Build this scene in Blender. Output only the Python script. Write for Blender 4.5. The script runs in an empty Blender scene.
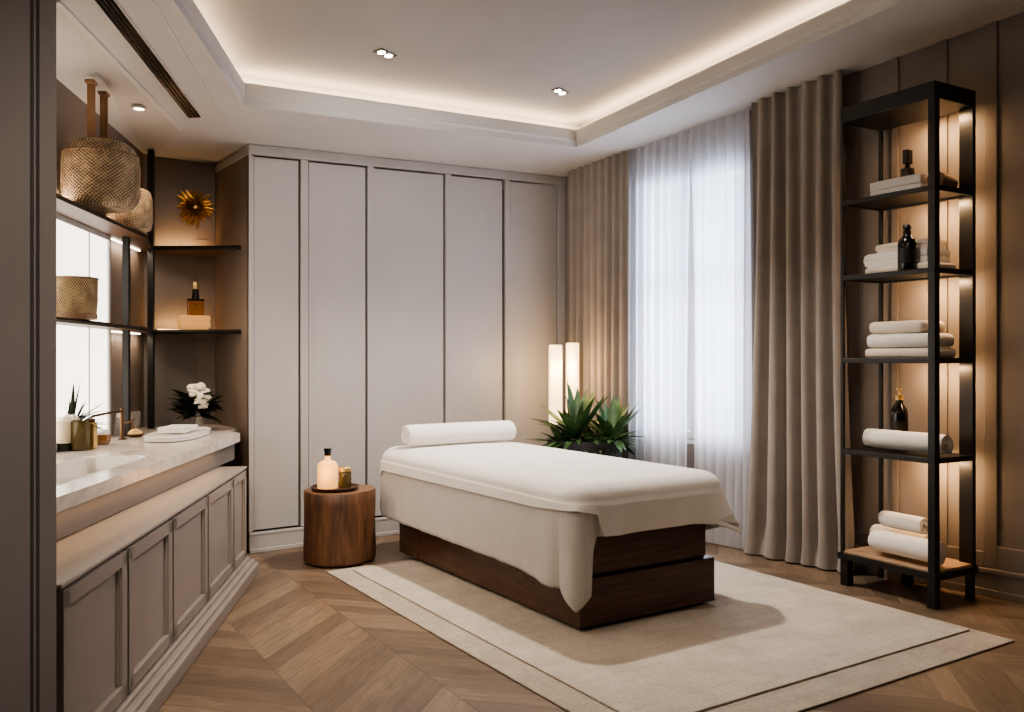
import bpy, bmesh, math, random
from mathutils import Vector, Matrix
random.seed(7)
PI = math.pi
sc = bpy.context.scene
COL = sc.collection

# ---------------------------------------------------------------- camera space helpers
F = 870.0            # focal length in pixels for the 1024 px wide frame
HZ = 358.0           # horizon row
EYE = 1.4
TH = math.atan2(1.663, 2.341)      # heading of the view against the back wall
CT, ST = math.cos(TH), math.sin(TH)

def W(u, d, z=0.0):                # right of camera, depth, height -> room
    return Vector((u*CT + d*ST, -u*ST + d*CT, z))
def onz(px, py, z):                # pixel on a horizontal plane -> (u, d)
    d = F*(EYE - z)/(py - HZ)
    return ((px-512)/F*d, d)
def at(px, d):
    return ((px-512)/F*d, d)
def zpix(py, d):
    return EYE - (py-HZ)*d/F
def rot(angcam_deg):
    return math.radians(angcam_deg) - TH

# ---------------------------------------------------------------- mesh builder
class MB:
    def __init__(s):
        s.v = []; s.f = []
    def add(s, vs, fs):
        o = len(s.v)
        s.v += [tuple(p) for p in vs]
        s.f += [tuple(i+o for i in q) for q in fs]
        return s
    def box(s, x0, x1, y0, y1, z0, z1, M=None):
        vs = [Vector(p) for p in ((x0,y0,z0),(x1,y0,z0),(x1,y1,z0),(x0,y1,z0),(x0,y0,z1),(x1,y0,z1),(x1,y1,z1),(x0,y1,z1))]
        if M: vs = [M @ p for p in vs]
        return s.add(vs, [(0,3,2,1),(4,5,6,7),(0,1,5,4),(1,2,6,5),(2,3,7,6),(3,0,4,7)])
    def prism(s, poly, z0, z1):
        n = len(poly)
        area = sum(poly[i][0]*poly[(i+1)%n][1]-poly[(i+1)%n][0]*poly[i][1] for i in range(n))
        if area < 0: poly = poly[::-1]
        vs = [(p[0],p[1],z0) for p in poly]+[(p[0],p[1],z1) for p in poly]
        fs = [tuple(range(n-1,-1,-1)), tuple(range(n,2*n))]
        fs += [(i,(i+1)%n,(i+1)%n+n,i+n) for i in range(n)]
        return s.add(vs, fs)
    def lathe(s, prof, c=(0,0,0), seg=32, M=None, wob=None):
        vs = []; fs = []
        for (r, z) in prof:
            for k in range(seg):
                a = 2*PI*k/seg
                rr = r*(1 + (wob(a, z) if wob else 0))
                p = Vector((rr*math.cos(a), rr*math.sin(a), z))
                if M: p = M @ p
                vs.append(p + Vector(c))
        for j in range(len(prof)-1):
            for k in range(seg):
                fs.append((j*seg+k, j*seg+(k+1)%seg, (j+1)*seg+(k+1)%seg, (j+1)*seg+k))
        if prof[0][0] > 1e-5: fs.append(tuple(range(seg-1,-1,-1)))
        if prof[-1][0] > 1e-5: fs.append(tuple((len(prof)-1)*seg+k for k in range(seg)))
        return s.add(vs, fs)
    def tube(s, path, rad, seg=8):
        path = [Vector(p) for p in path]; n = len(path)
        rad = rad if isinstance(rad, (list, tuple)) else [rad]*n
        vs = []; fs = []
        for i, p in enumerate(path):
            t = (path[min(i+1,n-1)]-path[max(i-1,0)]).normalized()
            a = t.cross(Vector((0,0,1)))
            if a.length < 1e-3: a = t.cross(Vector((1,0,0)))
            a.normalize(); b = t.cross(a)
            for k in range(seg):
                w = 2*PI*k/seg
                vs.append(p + (a*math.cos(w)+b*math.sin(w))*rad[i])
        for i in range(n-1):
            for k in range(seg):
                fs.append((i*seg+k, i*seg+(k+1)%seg, (i+1)*seg+(k+1)%seg, (i+1)*seg+k))
        fs.append(tuple(range(seg))); fs.append(tuple((n-1)*seg+k for k in range(seg-1,-1,-1)))
        return s.add(vs, fs)
    def sphere(s, c, r, seg=16, rings=10, sq=(1,1,1)):
        c = Vector(c); vs = []; fs = []
        for j in range(rings+1):
            p = PI*j/rings
            for k in range(seg):
                a = 2*PI*k/seg
                vs.append(c + Vector((r*sq[0]*math.sin(p)*math.cos(a), r*sq[1]*math.sin(p)*math.sin(a), r*sq[2]*math.cos(p))))
        for j in range(rings):
            for k in range(seg):
                fs.append((j*seg+k, (j+1)*seg+k, (j+1)*seg+(k+1)%seg, j*seg+(k+1)%seg))
        return s.add(vs, fs)
    def grid(s, fn, nu, nv, closed=False):
        vs = [fn(i, j) for j in range(nv) for i in range(nu)]
        fs = []
        for j in range(nv-1):
            for i in range(nu if closed else nu-1):
                i2 = (i+1) % nu
                fs.append((j*nu+i, j*nu+i2, (j+1)*nu+i2, (j+1)*nu+i))
        return s.add(vs, fs)
    def build(s, name, mat, parent=None, bevel=0, seg=2, smooth=True, solid=0, subd=0, angle=38, weld=False):
        me = bpy.data.meshes.new(name)
        me.from_pydata(s.v, [], s.f)
        bm = bmesh.new(); bm.from_mesh(me)
        bmesh.ops.remove_doubles(bm, verts=bm.verts, dist=1e-5)
        bmesh.ops.recalc_face_normals(bm, faces=bm.faces)
        bm.to_mesh(me); bm.free()
        if smooth:
            for p in me.polygons: p.use_smooth = True
            me.set_sharp_from_angle(angle=math.radians(angle))
        o = bpy.data.objects.new(name, me)
        COL.objects.link(o)
        me.materials.append(mat)
        if parent: o.parent = parent
        if solid:
            m = o.modifiers.new('solid', 'SOLIDIFY'); m.thickness = solid; m.offset = 0
        if bevel:
            m = o.modifiers.new('bevel', 'BEVEL'); m.width = bevel; m.segments = seg; m.limit_method = 'ANGLE'; m.angle_limit = math.radians(35)
            m.harden_normals = False
        if subd:
            m = o.modifiers.new('sub', 'SUBSURF'); m.levels = subd; m.render_levels = subd
        return o

def tag(o, label=None, cat=None, group=None, kind=None):
    if label: o['label'] = label
    if cat: o['category'] = cat
    if group: o['group'] = group
    if kind: o['kind'] = kind
    return o
def thing(name, label, cat, loc, rz=0.0, group=None):
    o = bpy.data.objects.new(name, None); COL.objects.link(o)
    o.empty_display_size = 0.1
    o.location = loc; o.rotation_euler = (0, 0, rz)
    return tag(o, label, cat, group)
def place(o, loc, rz=0.0):
    o.location = loc; o.rotation_euler = (0, 0, rz); return o
def copy_tree(o, parent=None):
    c = o.copy(); COL.objects.link(c); c.parent = parent
    for ch in list(o.children): copy_tree(ch, c)
    return c

# ---------------------------------------------------------------- materials
def lin(c):
    return tuple((x/12.92 if x <= .04045 else ((x+.055)/1.055)**2.4) for x in [v/255.0 for v in c]) + (1,)
class NT:
    def __init__(s, name):
        s.m = bpy.data.materials.new(name); s.m.use_nodes = True
        s.t = s.m.node_tree; s.n = s.t.nodes; s.l = s.t.links
        s.p = s.n['Principled BSDF']; s.out = s.n['Material Output']
    def node(s, t, **kw):
        n = s.n.new(t)
        for k, v in kw.items(): setattr(n, k, v)
        return n
    def link(s, a, b): s.l.new(a, b)
    def math(s, op, a, b=None):
        n = s.node('ShaderNodeMath', operation=op)
        for i, x in enumerate((a, b)):
            if x is None: continue
            if isinstance(x, (int, float)): n.inputs[i].default_value = x
            else: s.link(x, n.inputs[i])
        return n.outputs[0]
    def coords(s, scale=(1,1,1), rotz=0, kind='Object'):
        tc = s.node('ShaderNodeTexCoord'); mp = s.node('ShaderNodeMapping')
        mp.inputs['Scale'].default_value = scale; mp.inputs['Rotation'].default_value = (0,0,rotz)
        s.link(tc.outputs[kind], mp.inputs[0]); return mp.outputs[0]
    def noise(s, vec, scale, detail=4, rough=.55, dist=0):
        n = s.node('ShaderNodeTexNoise'); n.inputs['Scale'].default_value = scale
        n.inputs['Detail'].default_value = detail; n.inputs['Roughness'].default_value = rough
        n.inputs['Distortion'].default_value = dist
        s.link(vec, n.inputs['Vector']); return n.outputs['Fac']
    def ramp(s, fac, stops):
        r = s.node('ShaderNodeValToRGB'); e = r.color_ramp.elements
        while len(e) < len(stops): e.new(.5)
        for el, (p, c) in zip(e, stops): el.position = p; el.color = lin(c)
        s.link(fac, r.inputs[0]); return r.outputs[0]
    def bump(s, h, strength=.2, dist=.01):
        b = s.node('ShaderNodeBump'); b.inputs['Strength'].default_value = strength; b.inputs['Distance'].default_value = dist
        s.link(h, b.inputs['Height']); s.link(b.outputs[0], s.p.inputs['Normal'])
    def set(s, **kw):
        for k, v in kw.items(): s.p.inputs[k].default_value = v
        return s

def paint(name, c, rough=.5, var=5, scale=3, bump=0.0, spec=.5):
    t = NT(name); v = t.coords()
    lo = [max(0, x-var) for x in c]; hi = [min(255, x+var) for x in c]
    t.link(t.ramp(t.noise(v, scale), [(.3, lo), (.7, hi)]), t.p.inputs['Base Color'])
    t.set(Roughness=rough); t.p.inputs['Specular IOR Level'].default_value = spec
    if bump: t.bump(t.noise(t.coords(), 180, 2), bump, .002)
    return t.m
def wood(name, dark, light, scale=(14,14,1.2), rough=.4, bump=.15, spec=.5):
    t = NT(name); v = t.coords(scale)
    n1 = t.noise(v, 1.6, 6, .6, 1.2); n2 = t.noise(t.coords((scale[0]*5, scale[1]*5, scale[2]*2)), 1.5, 3, .5, .3)
    f = t.math('ADD', t.math('MULTIPLY', n1, .75), t.math('MULTIPLY', n2, .25))
    mid = [(a+b)/2 for a, b in zip(dark, light)]
    t.link(t.ramp(f, [(.33, dark), (.5, mid), (.66, light)]), t.p.inputs['Base Color'])
    t.set(Roughness=rough); t.p.inputs['Specular IOR Level'].default_value = spec
    t.bump(f, bump, .004); return t.m
def metal(name, c, rough=.35):
    t = NT(name); v = t.coords()
    t.link(t.ramp(t.noise(v, 40), [(.3, [x*.9 for x in c]), (.7, c)]), t.p.inputs['Base Color'])
    t.set(Metallic=1.0, Roughness=rough); return t.m
def fabric(name, c, scale=350, bump=.35, weave='waffle', var=6, sheen=.3, wscale=220):
    t = NT(name); v = t.coords()
    n = t.noise(v, 6, 3)
    t.link(t.ramp(n, [(.3, [x-var for x in c]), (.7, c)]), t.p.inputs['Base Color'])
    t.set(Roughness=.95); t.p.inputs['Specular IOR Level'].default_value = .15
    t.p.inputs['Sheen Weight'].default_value = sheen
    if weave == 'waffle':
        sx = t.node('ShaderNodeSeparateXYZ'); t.link(v, sx.inputs[0])
        a = t.math('SINE', t.math('MULTIPLY', t.math('ADD', sx.outputs[0], sx.outputs[2]), wscale))
        b = t.math('SINE', t.math('MULTIPLY', t.math('ADD', sx.outputs[1], sx.outputs[2]), wscale))
        h = t.math('MULTIPLY', a, b)
        t.bump(h, bump, .003)
    else:
        t.bump(t.noise(v, scale, 3, .7), bump, .004)
    return t.m
def emis(name, c, st):
    t = NT(name); v = t.coords()
    t.link(t.ramp(t.noise(v, 5), [(.3, [x*.97 for x in c]), (.7, c)]), t.p.inputs['Emission Color'])
    t.set(Roughness=.6); t.p.inputs['Base Color'].default_value = lin(c)
    t.p.inputs['Emission Strength'].default_value = st; return t.m
def glassy(name, c, alpha=.5, rough=.08):
    t = NT(name); v = t.coords()
    t.link(t.ramp(t.noise(v, 8), [(.3, [x*.92 for x in c]), (.7, c)]), t.p.inputs['Base Color'])
    t.set(Roughness=rough, Alpha=alpha); return t.m

M = {}
M['wardrobe'] = paint('wardrobe_paint', (176,171,167), .42, 3, 2)
M['gap'] = paint('shadow_gap', (44,40,38), .8, 3)
M['soffit'] = paint('soffit_lit_paint', (196,193,190), .8, 3, 1.2)  # lighter copy of the ceiling paint, window light put into the tone
M['ceiling'] = paint('tray_shaded_paint', (158,153,148), .8, 3, 1.2)  # darker copy for the raised tray, dimmer light put into the tone
M['taupe'] = paint('taupe_wall', (122,113,106), .55, 5, 2)
M['alcove'] = paint('alcove_panel', (122,107,95), .5, 6, 2)
M['partition'] = paint('partition_paint', (106,100,96), .5, 4, 2)
M['cabinet'] = paint('cabinet_paint', (142,133,126), .45, 4, 3)
M['trimwhite'] = paint('trim_paint', (206,202,198), .5, 3, 3)
M['black'] = paint('black_steel', (22,20,19), .42, 3, 8)
M['blackgloss'] = paint('black_gloss', (14,12,11), .15, 2, 8)
M['darkwood'] = wood('walnut_base', (58,37,27), (100,69,52), (1.4,1.4,16), .38, .12)
M['shelfwood'] = wood('shelf_wood', (72,50,36), (118,86,62), (2,12,12), .45, .1)
M['benchwood'] = wood('bench_wood', (160,130,102), (192,160,130), (10,2,10), .5, .08)
M['stump'] = wood('stump_bark', (62,42,29), (122,85,58), (9,9,1.1), .5, .35)
M['stumptop'] = wood('stump_top', (98,70,49), (142,106,77), (3,3,3), .5, .1)
M['sheet'] = fabric('waffle_sheet', (214,207,200), bump=.8, wscale=420)
M['blanket'] = fabric('soft_blanket', (226,221,215), bump=.16, wscale=520)
M['towel'] = fabric('terry_towel', (238,232,224), scale=420, bump=.5, weave='terry')
M['towelwarm'] = fabric('terry_towel_cream', (230,216,200), scale=420, bump=.5, weave='terry')
M['curtain'] = fabric('taupe_curtain', (152,142,134), scale=300, bump=.15, weave='plain', var=10, sheen=.4)
M['gold'] = metal('brushed_gold', (230,198,136), .45)
M['bronze'] = metal('bronze', (120,92,66), .35)
M['chrome'] = metal('dark_chrome', (120,112,105), .25)
M['lampshade'] = emis('paper_lampshade', (255,222,170), 2.6)
M['downlight'] = emis('downlight_lens', (255,240,220), 14)
M['ledwarm'] = emis('led_warm', (255,196,130), 10)
M['ledwhite'] = emis('led_white', (255,240,222), 8)
M['porcelain'] = paint('porcelain', (234,228,220), .18, 2, 3)
M['soil'] = paint('soil', (40,30,24), .95, 8, 30, .5)
M['pot'] = paint('stone_pot', (62,60,60), .6, 6, 8, .1)
M['foam'] = paint('mattress_cover', (200,194,188), .8, 3)
M['wax'] = emis('wax', (250,226,180), .25)
M['amber'] = glassy('amber_glass', (150,96,40), .75, .12)
M['clear'] = glassy('clear_glass', (214,206,196), .35, .05)
M['olive'] = glassy('olive_glass', (92,78,40), .85, .1)
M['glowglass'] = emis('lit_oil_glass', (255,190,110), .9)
M['petal'] = paint('white_petal', (240,232,214), .7, 8, 20)
M['strap'] = paint('leather_strap', (146,114,86), .6, 6, 10)
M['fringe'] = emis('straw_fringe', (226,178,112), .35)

def leafmat(name, a, b):
    t = NT(name); v = t.coords((1,1,1))
    t.link(t.ramp(t.noise(v, 9, 3), [(.3, a), (.7, b)]), t.p.inputs['Base Color'])
    t.set(Roughness=.45); t.p.inputs['Specular IOR Level'].default_value = .4; return t.m
M['leaf'] = leafmat('palm_leaf', (30,56,30), (84,116,66))
M['darkleaf'] = leafmat('dark_leaf', (16,22,12), (44,54,30))
M['outleaf'] = leafmat('frosty_leaf', (170,180,170), (226,230,226))

def stone_mat():
    t = NT('countertop_stone'); v = t.coords()
    n = t.noise(v, 4, 8, .65, 1.5)
    t.link(t.ramp(n, [(.3, (176,164,152)), (.5, (206,196,185)), (.7, (222,214,204))]), t.p.inputs['Base Color'])
    t.set(Roughness=.2); return t.m
M['stone'] = stone_mat()

def weave_mat(name, a, b, glow=0):
    t = NT(name); tc = t.node('ShaderNodeTexCoord')
    sx = t.node('ShaderNodeSeparateXYZ'); t.link(tc.outputs['Object'], sx.inputs[0])
    ang = t.math('ARCTAN2', sx.outputs[1], sx.outputs[0])
    u = t.math('SINE', t.math('MULTIPLY', ang, 56.0)); w = t.math('SINE', t.math('MULTIPLY', sx.outputs[2], 330.0))
    h = t.math('MULTIPLY', u, w)
    n = t.noise(tc.outputs['Object'], 14, 3)
    f = t.math('ADD', t.math('MULTIPLY', h, .35), n)
    col = t.ramp(f, [(.2, [x*.45 for x in a]), (.45, a), (.8, b)])
    t.link(col, t.p.inputs['Base Color']); t.set(Roughness=.7)
    if glow:
        t.link(col, t.p.inputs['Emission Color']); t.p.inputs['Emission Strength'].default_value = glow
    t.bump(h, .9, .01); return t.m
M['rattan'] = weave_mat('woven_rattan', (172,144,114), (216,188,154), .06)
M['basket'] = weave_mat('woven_basket', (186,150,104), (226,196,150), .08)

def floor_mat():
    t = NT('herringbone_oak'); v = t.coords((1,1,1), math.radians(4))
    sx = t.node('ShaderNodeSeparateXYZ'); t.link(v, sx.inputs[0])
    x, y = sx.outputs[0], sx.outputs[1]
    cw, pw = .56, .16
    c = t.math('DIVIDE', x, cw); col = t.math('FLOOR', c); fx = t.math('FRACT', c)
    par = t.math('FLOORED_MODULO', col, 2.0)
    sgn = t.math('SUBTRACT', t.math('MULTIPLY', par, 2.0), 1.0)
    sh = t.math('MULTIPLY', t.math('MULTIPLY', t.math('SUBTRACT', fx, .5), cw), sgn)
    vv = t.math('DIVIDE', t.math('ADD', y, sh), pw)
    pid = t.math('FLOOR', vv); fv = t.math('FRACT', vv)
    cb = t.node('ShaderNodeCombineXYZ'); t.link(col, cb.inputs[0]); t.link(pid, cb.inputs[1])
    wn = t.node('ShaderNodeTexWhiteNoise'); t.link(cb.outputs[0], wn.inputs['Vector'])
    along = t.math('ADD', t.math('MULTIPLY', y, sgn), t.math('MULTIPLY', x, -1.0))
    across = t.math('MULTIPLY', vv, 1.0)
    cg = t.node('ShaderNodeCombineXYZ'); t.link(t.math('MULTIPLY', along, 2.0), cg.inputs[0])
    t.link(t.math('MULTIPLY', across, 2.2), cg.inputs[1]); t.link(t.math('MULTIPLY', wn.outputs['Value'], 20.0), cg.inputs[2])
    g = t.noise(cg.outputs[0], 1.8, 7, .62, .8)
    f = t.math('ADD', t.math('MULTIPLY', g, .7), t.math('MULTIPLY', wn.outputs['Value'], .3))
    colr = t.ramp(f, [(.22, (84,70,58)), (.5, (112,94,77)), (.78, (142,121,100))])
    e1 = t.math('LESS_THAN', fv, .025); e2 = t.math('LESS_THAN', fx, .008)
    gap = t.math('MAXIMUM', e1, e2)
    mx = t.node('ShaderNodeMix', data_type='RGBA'); t.link(t.math('MULTIPLY', gap, .6), mx.inputs[0])
    t.link(colr, mx.inputs[6]); mx.inputs[7].default_value = lin((48,34,25))
    t.link(mx.outputs[2], t.p.inputs['Base Color'])
    t.set(Roughness=.42); t.p.inputs['Specular IOR Level'].default_value = .4
    t.bump(t.math('SUBTRACT', g, gap), .12, .004); return t.m
M['floor'] = floor_mat()

def rug_mat(name, base, amt):
    t = NT(name); v = t.coords()
    br = t.node('ShaderNodeTexBrick'); t.link(v, br.inputs['Vector'])
    br.inputs['Scale'].default_value = 1.0; br.inputs['Brick Width'].default_value = .16; br.inputs['Row Height'].default_value = .085
    br.inputs['Mortar Size'].default_value = .006; br.inputs['Mortar Smooth'].default_value = .8
    br.inputs['Color1'].default_value = lin([x+amt for x in base]); br.inputs['Color2'].default_value = lin([x-amt*.3 for x in base])
    br.inputs['Mortar'].default_value = lin([x-amt*.9 for x in base])
    n = t.noise(v, 60, 5, .7); n2 = t.noise(v, 5, 3)
    mx = t.node('ShaderNodeMix', data_type='RGBA', blend_type='MULTIPLY'); mx.inputs[0].default_value = .55
    t.link(br.outputs['Color'], mx.inputs[6]); t.link(t.ramp(t.math('ADD', t.math('MULTIPLY', n, .6), t.math('MULTIPLY', n2, .4)), [(.3, (165,160,152)), (.65, (255,255,255))]), mx.inputs[7])
    t.link(mx.outputs[2], t.p.inputs['Base Color']); t.set(Roughness=1.0); t.p.inputs['Specular IOR Level'].default_value = .1
    t.bump(t.math('ADD', n, t.math('MULTIPLY', br.outputs['Fac'], -.22)), .7, .01); return t.m
M['pile'] = rug_mat('rug_pile', (202,192,179), 6)
M['rugborder'] = rug_mat('rug_border', (186,175,161), 5)

def sheer_mat():
    t = NT('sheer_voile'); v = t.coords()
    n = t.noise(v, 20, 2)
    tr = t.node('ShaderNodeBsdfTransparent'); tl = t.node('ShaderNodeBsdfTranslucent'); df = t.node('ShaderNodeBsdfDiffuse')
    tl.inputs[0].default_value = (.92,.92,.96,1); t.link(t.ramp(n, [(.3, (236,236,242)), (.7, (246,246,250))]), df.inputs[0])
    m1 = t.node('ShaderNodeMixShader'); m1.inputs[0].default_value = .4
    t.link(tl.outputs[0], m1.inputs[1]); t.link(df.outputs[0], m1.inputs[2])
    m2 = t.node('ShaderNodeMixShader'); m2.inputs[0].default_value = .74
    t.link(tr.outputs[0], m2.inputs[1]); t.link(m1.outputs[0], m2.inputs[2])
    t.link(m2.outputs[0], t.out.inputs[0]); return t.m
M['sheer'] = sheer_mat()
def pane_mat():
    t = NT('window_glass'); v = t.coords()
    tr = t.node('ShaderNodeBsdfTransparent'); gl = t.node('ShaderNodeBsdfGlossy'); gl.inputs[1].default_value = .03
    t.link(t.ramp(t.noise(v, 3), [(.3, (240,246,250)), (.7, (255,255,255))]), tr.inputs[0])
    m = t.node('ShaderNodeMixShader'); m.inputs[0].default_value = .06
    t.link(tr.outputs[0], m.inputs[1]); t.link(gl.outputs[0], m.inputs[2]); t.link(m.outputs[0], t.out.inputs[0]); return t.m
M['pane'] = pane_mat()
M['backlit'] = emis('frosted_backlit_glass', (255,246,232), 3.0)

# ================================================================= SETTING
A = (-1.859, 6.246); C = (.482, 7.909); E = (2.925, 4.971)
RD = (.639, -.769)          # direction of the right wall towards the camera
# main ceiling plane through three measured points
def plane3(p, q, r):
    m = Matrix(((1,p[0],p[1]),(1,q[0],q[1]),(1,r[0],r[1]))).inverted()
    return m @ Vector((p[2],q[2],r[2]))
CP = plane3((*A,2.936), (*C,3.045), (*E,3.377))
def cz(u, d): return CP[0]+CP[1]*u+CP[2]*d
def oncl(px, py):           # pixel on the main soffit plane
    k = (px-512)/F; h = (HZ-py)/F
    d = (CP[0]-EYE)/(h - CP[1]*k - CP[2])
    return (k*d, d)
AP = plane3((*A,2.936), (-2.8,6.67,2.94), (-2.06,3.954,2.985))
def az(u, d): return AP[0]+AP[1]*u+AP[2]*d

# floor
fl = MB(); pts = [(-3.4,-1.8),(8.6,-1.8),(8.3,-1.3),(.7,8.3),(-.6,9.0),(-3.4,7.4)]
fl.prism([W(*p)[:2] for p in pts], -.1, 0)
tag(fl.build('floor', M['floor'], smooth=False), kind='structure')

# ceiling: soffit ring, raised tray and lower alcove ceiling
T1 = oncl(241,104); T2 = oncl(577,147)
tl = oncl(171,0); tr_ = oncl(905,0)
def ext(p, q, dd):         # continue p->q until depth dd
    f = (dd-p[1])/(q[1]-p[1]); return (p[0]+(q[0]-p[0])*f, dd)
T4 = ext(T1, tl, .6); T3 = ext(T2, tr_, .6)
# keep the tray inside the room on the near right
O = [(-1.859,6.246),(.52,8.05),(8.6,-1.65),ext(oncl(182,129),oncl(59,0),-1.8)]
TT = [T1,T2,T3,T4]
ce = MB(); cu = MB()
def cpt(p, dz=0): return W(p[0], p[1], cz(*p)+dz)
for i in range(4):
    j = (i+1) % 4
    ce.add([cpt(O[i]), cpt(O[j]), cpt(TT[j]), cpt(TT[i])], [(0,1,2,3)])
ce.add([cpt(O[0]), cpt(O[3]), cpt(oncl(182,129))], [(0,1,2)])
UP = .25
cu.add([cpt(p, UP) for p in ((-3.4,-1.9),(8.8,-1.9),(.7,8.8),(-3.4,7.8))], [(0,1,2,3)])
# alcove ceiling
Q = oncl(182,129); S_ = oncl(59,0); S2 = ext(Q, S_, 2.2)
def cp3(p): return W(p[0],p[1],cz(*p))
LF = (-2.86,6.86); LN = (-2.3,2.2)
ce.add([cp3((-1.859,6.246)), cp3(Q), W(*LF,2.94), W(-2.2,7.6,2.93), W(-1.2,7.1,2.94)], [(0,1,2),(0,2,3),(0,3,4)])
ce.add([cp3(Q), cp3(S_), cp3(S2), W(*LN,2.99), W(*LF,2.94)], [(0,1,4),(1,3,4),(1,2,3)])
ce.add([cp3(S2), W(*LN,2.99), W(-3.5,2.2,3.0), W(-3.5,-1.9,3.0), W(-2.3,-1.9,3.0)], [(0,1,2),(0,2,3),(0,3,4)])
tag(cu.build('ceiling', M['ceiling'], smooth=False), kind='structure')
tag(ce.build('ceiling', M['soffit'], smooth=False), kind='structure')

# fascia of the tray with a small moulded lip, plus the hidden cove ledge
cen = Vector((sum(p[0] for p in TT)/4, sum(p[1] for p in TT)/4))
def offs(poly, o):         # outward offset of a convex quad
    n = len(poly); out = []
    ls = []
    for i in range(n):
        p = Vector(poly[i]); q = Vector(poly[(i+1)%n]); t = (q-p).normalized(); nn = Vector((t.y,-t.x))
        if (p-cen).dot(nn) < 0: nn = -nn
        ls.append((p+nn*o, t))
    for i in range(n):
        (p,t),(q,s) = ls[i-1], ls[i]
        den = t.x*s.y-t.y*s.x; k = ((q-p).x*s.y-(q-p).y*s.x)/den
        r = p+t*k; out.append((r.x,r.y))
    return out
fa = MB()
rings = [(0,-.012),(-.02,-.012),(-.02,.03),(-.03,.045),(-.03,.115),(-.02,.13),(.03,.13),(.03,.06),(.2,.06),(.2,UP+.01)]
pr = [(offs(TT,o), dz) for o, dz in [(.02,0)]+rings]
for (a, za), (b, zb) in zip(pr[:-1], pr[1:]):
    for i in range(4):
        j = (i+1)%4
        fa.add([cpt(a[i],za), cpt(a[j],za), cpt(b[j],zb), cpt(b[i],zb)], [(0,1,2,3)])
tag(fa.build('trim_1', M['soffit'], smooth=False), kind='structure')
# trim on the seam between alcove ceiling and soffit, and a shadow line on the soffit
def ceil_strip(p, q, w, h, dz=0):
    a = Vector(p); b = Vector(q); t = (b-a).normalized(); n = Vector((t.y,-t.x))*w/2
    m = MB(); q4 = [a-n,b-n,b+n,a+n]
    m.add([W(x.x,x.y,cz(x.x,x.y)+dz-h) for x in q4]+[W(x.x,x.y,cz(x.x,x.y)+.03) for x in q4],
          [(0,3,2,1),(4,5,6,7),(0,1,5,4),(1,2,6,5),(2,3,7,6),(3,0,4,7)])
    return m
s_far = ext((-1.859,6.246),(-2.06,3.954),5.6); s_near = ext((-1.859,6.246),(-2.06,3.954),2.4)
tag(ceil_strip(oncl(181,129), oncl(57,0), .028, .012).build('trim_2', M['trimwhite'], smooth=False, bevel=.004), kind='structure')
tag(ceil_strip(oncl(223,119), oncl(153,0), .010, .004).build('trim_3', M['trimwhite'], smooth=False), kind='structure')

# right wall with the window opening, local x runs along the wall towards the camera
RW = -math.degrees(math.atan2(.769,.639))
def rwall(name, kind='structure'):
    o = bpy.data.objects.new(name, None); COL.objects.link(o); return o
rloc, rrot = W(*C), rot(RW)
WX0, WX1, WZ0, WZ1 = .92, 1.97, .76, 2.86
wr = MB()
wr.box(-.03, WX0, 0, .16, 0, 3.9); wr.box(WX1, 12.4, 0, .16, 0, 3.9)
wr.box(WX0, WX1, 0, .16, 0, WZ0); wr.box(WX0, WX1, 0, .16, WZ1, 3.9)
o = wr.build('wall_right', M['taupe'], smooth=False); place(o, rloc, rrot); tag(o, kind='structure')
def tpx(x, off=0):
    k = (x-512)/F; c0 = (C[0]-off*.769, C[1]-off*.639)
    return (k*c0[1]-c0[0])/(.639+.769*k)
pm = MB()
for a, b in ((841,859),(892,899),(936,948),(985,998)):
    pm.box(tpx(a), tpx(b), -.014, .001, .17, 3.42)
pm.box(2.72, tpx(985), -.0135, .001, .17, .26)
pm.box(tpx(998), 5.6, -.0135, .001, .17, .30)
for k in range(4):
    pm.box(4.55+k*.9, 4.68+k*.9, -.014, .001, .17, 3.42)
o = pm.build('trim_4', M['taupe'], smooth=False, bevel=.004); place(o, rloc, rrot); tag(o, kind='structure')
bb = MB(); bb.box(0, 12, -.016, 0, 0, .17); bb.box(0, 12, -.024, 0, 0, .045); bb.box(0, 12, -.024, 0, .14, .165)
o = bb.build('baseboard_right', M['taupe'], smooth=False, bevel=.004); place(o, rloc, rrot); tag(o, kind='structure')
# window
wf = MB()
for x0, x1 in ((WX0,WX0+.06),(WX1-.06,WX1),(1.40,1.47)):
    wf.box(x0, x1, .03, .09, WZ0, WZ1)
for z0, z1 in ((WZ0,WZ0+.06),(WZ1-.06,WZ1),(1.95,1.99)):
    wf.box(WX0, WX1, .035, .085, z0, z1)
wf.box(WX0-.06, WX1+.06, -.015, .1, WZ0-.03, WZ0)
win = wf.build('window_1', M['trimwhite'], smooth=False, bevel=.004); place(win, rloc, rrot); tag(win, kind='structure')
pg = MB(); pg.box(WX0+.02, WX1-.02, .058, .064, WZ0+.02, WZ1-.02)
pg.build('pane', M['pane'], win, smooth=False)

# back wall, alcove wall, left wall, near walls
o = MB().box(-.6, 3.6, .82, .95, 0, 3.9).build('wall_back', M['taupe'], smooth=False)
place(o, W(*A), 0); tag(o, kind='structure')
L0 = (-2.8, 6.67); R0 = (-2.29, 6.9)
la = math.degrees(math.atan2(R0[1]-L0[1], R0[0]-L0[0]))
o = MB().box(-.1, .60, 0, .08, 0, 3.4).build('wall_alcove', M['alcove'], smooth=False)
place(o, W(*L0), rot(la)); tag(o, kind='structure')
am = MB()
for z0, z1 in ((1.0,1.55),(1.70,2.16),(2.30,2.86)):
    am.box(.06,.5,-.008,0,z0,z0+.03); am.box(.06,.5,-.008,0,z1-.03,z1); am.box(.06,.09,-.008,0,z0,z1); am.box(.47,.5,-.008,0,z0,z1)
o = am.build('trim_5', M['alcove'], smooth=False, bevel=.003); place(o, W(*L0), rot(la)); tag(o, kind='structure')
LW = -82.23
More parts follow.
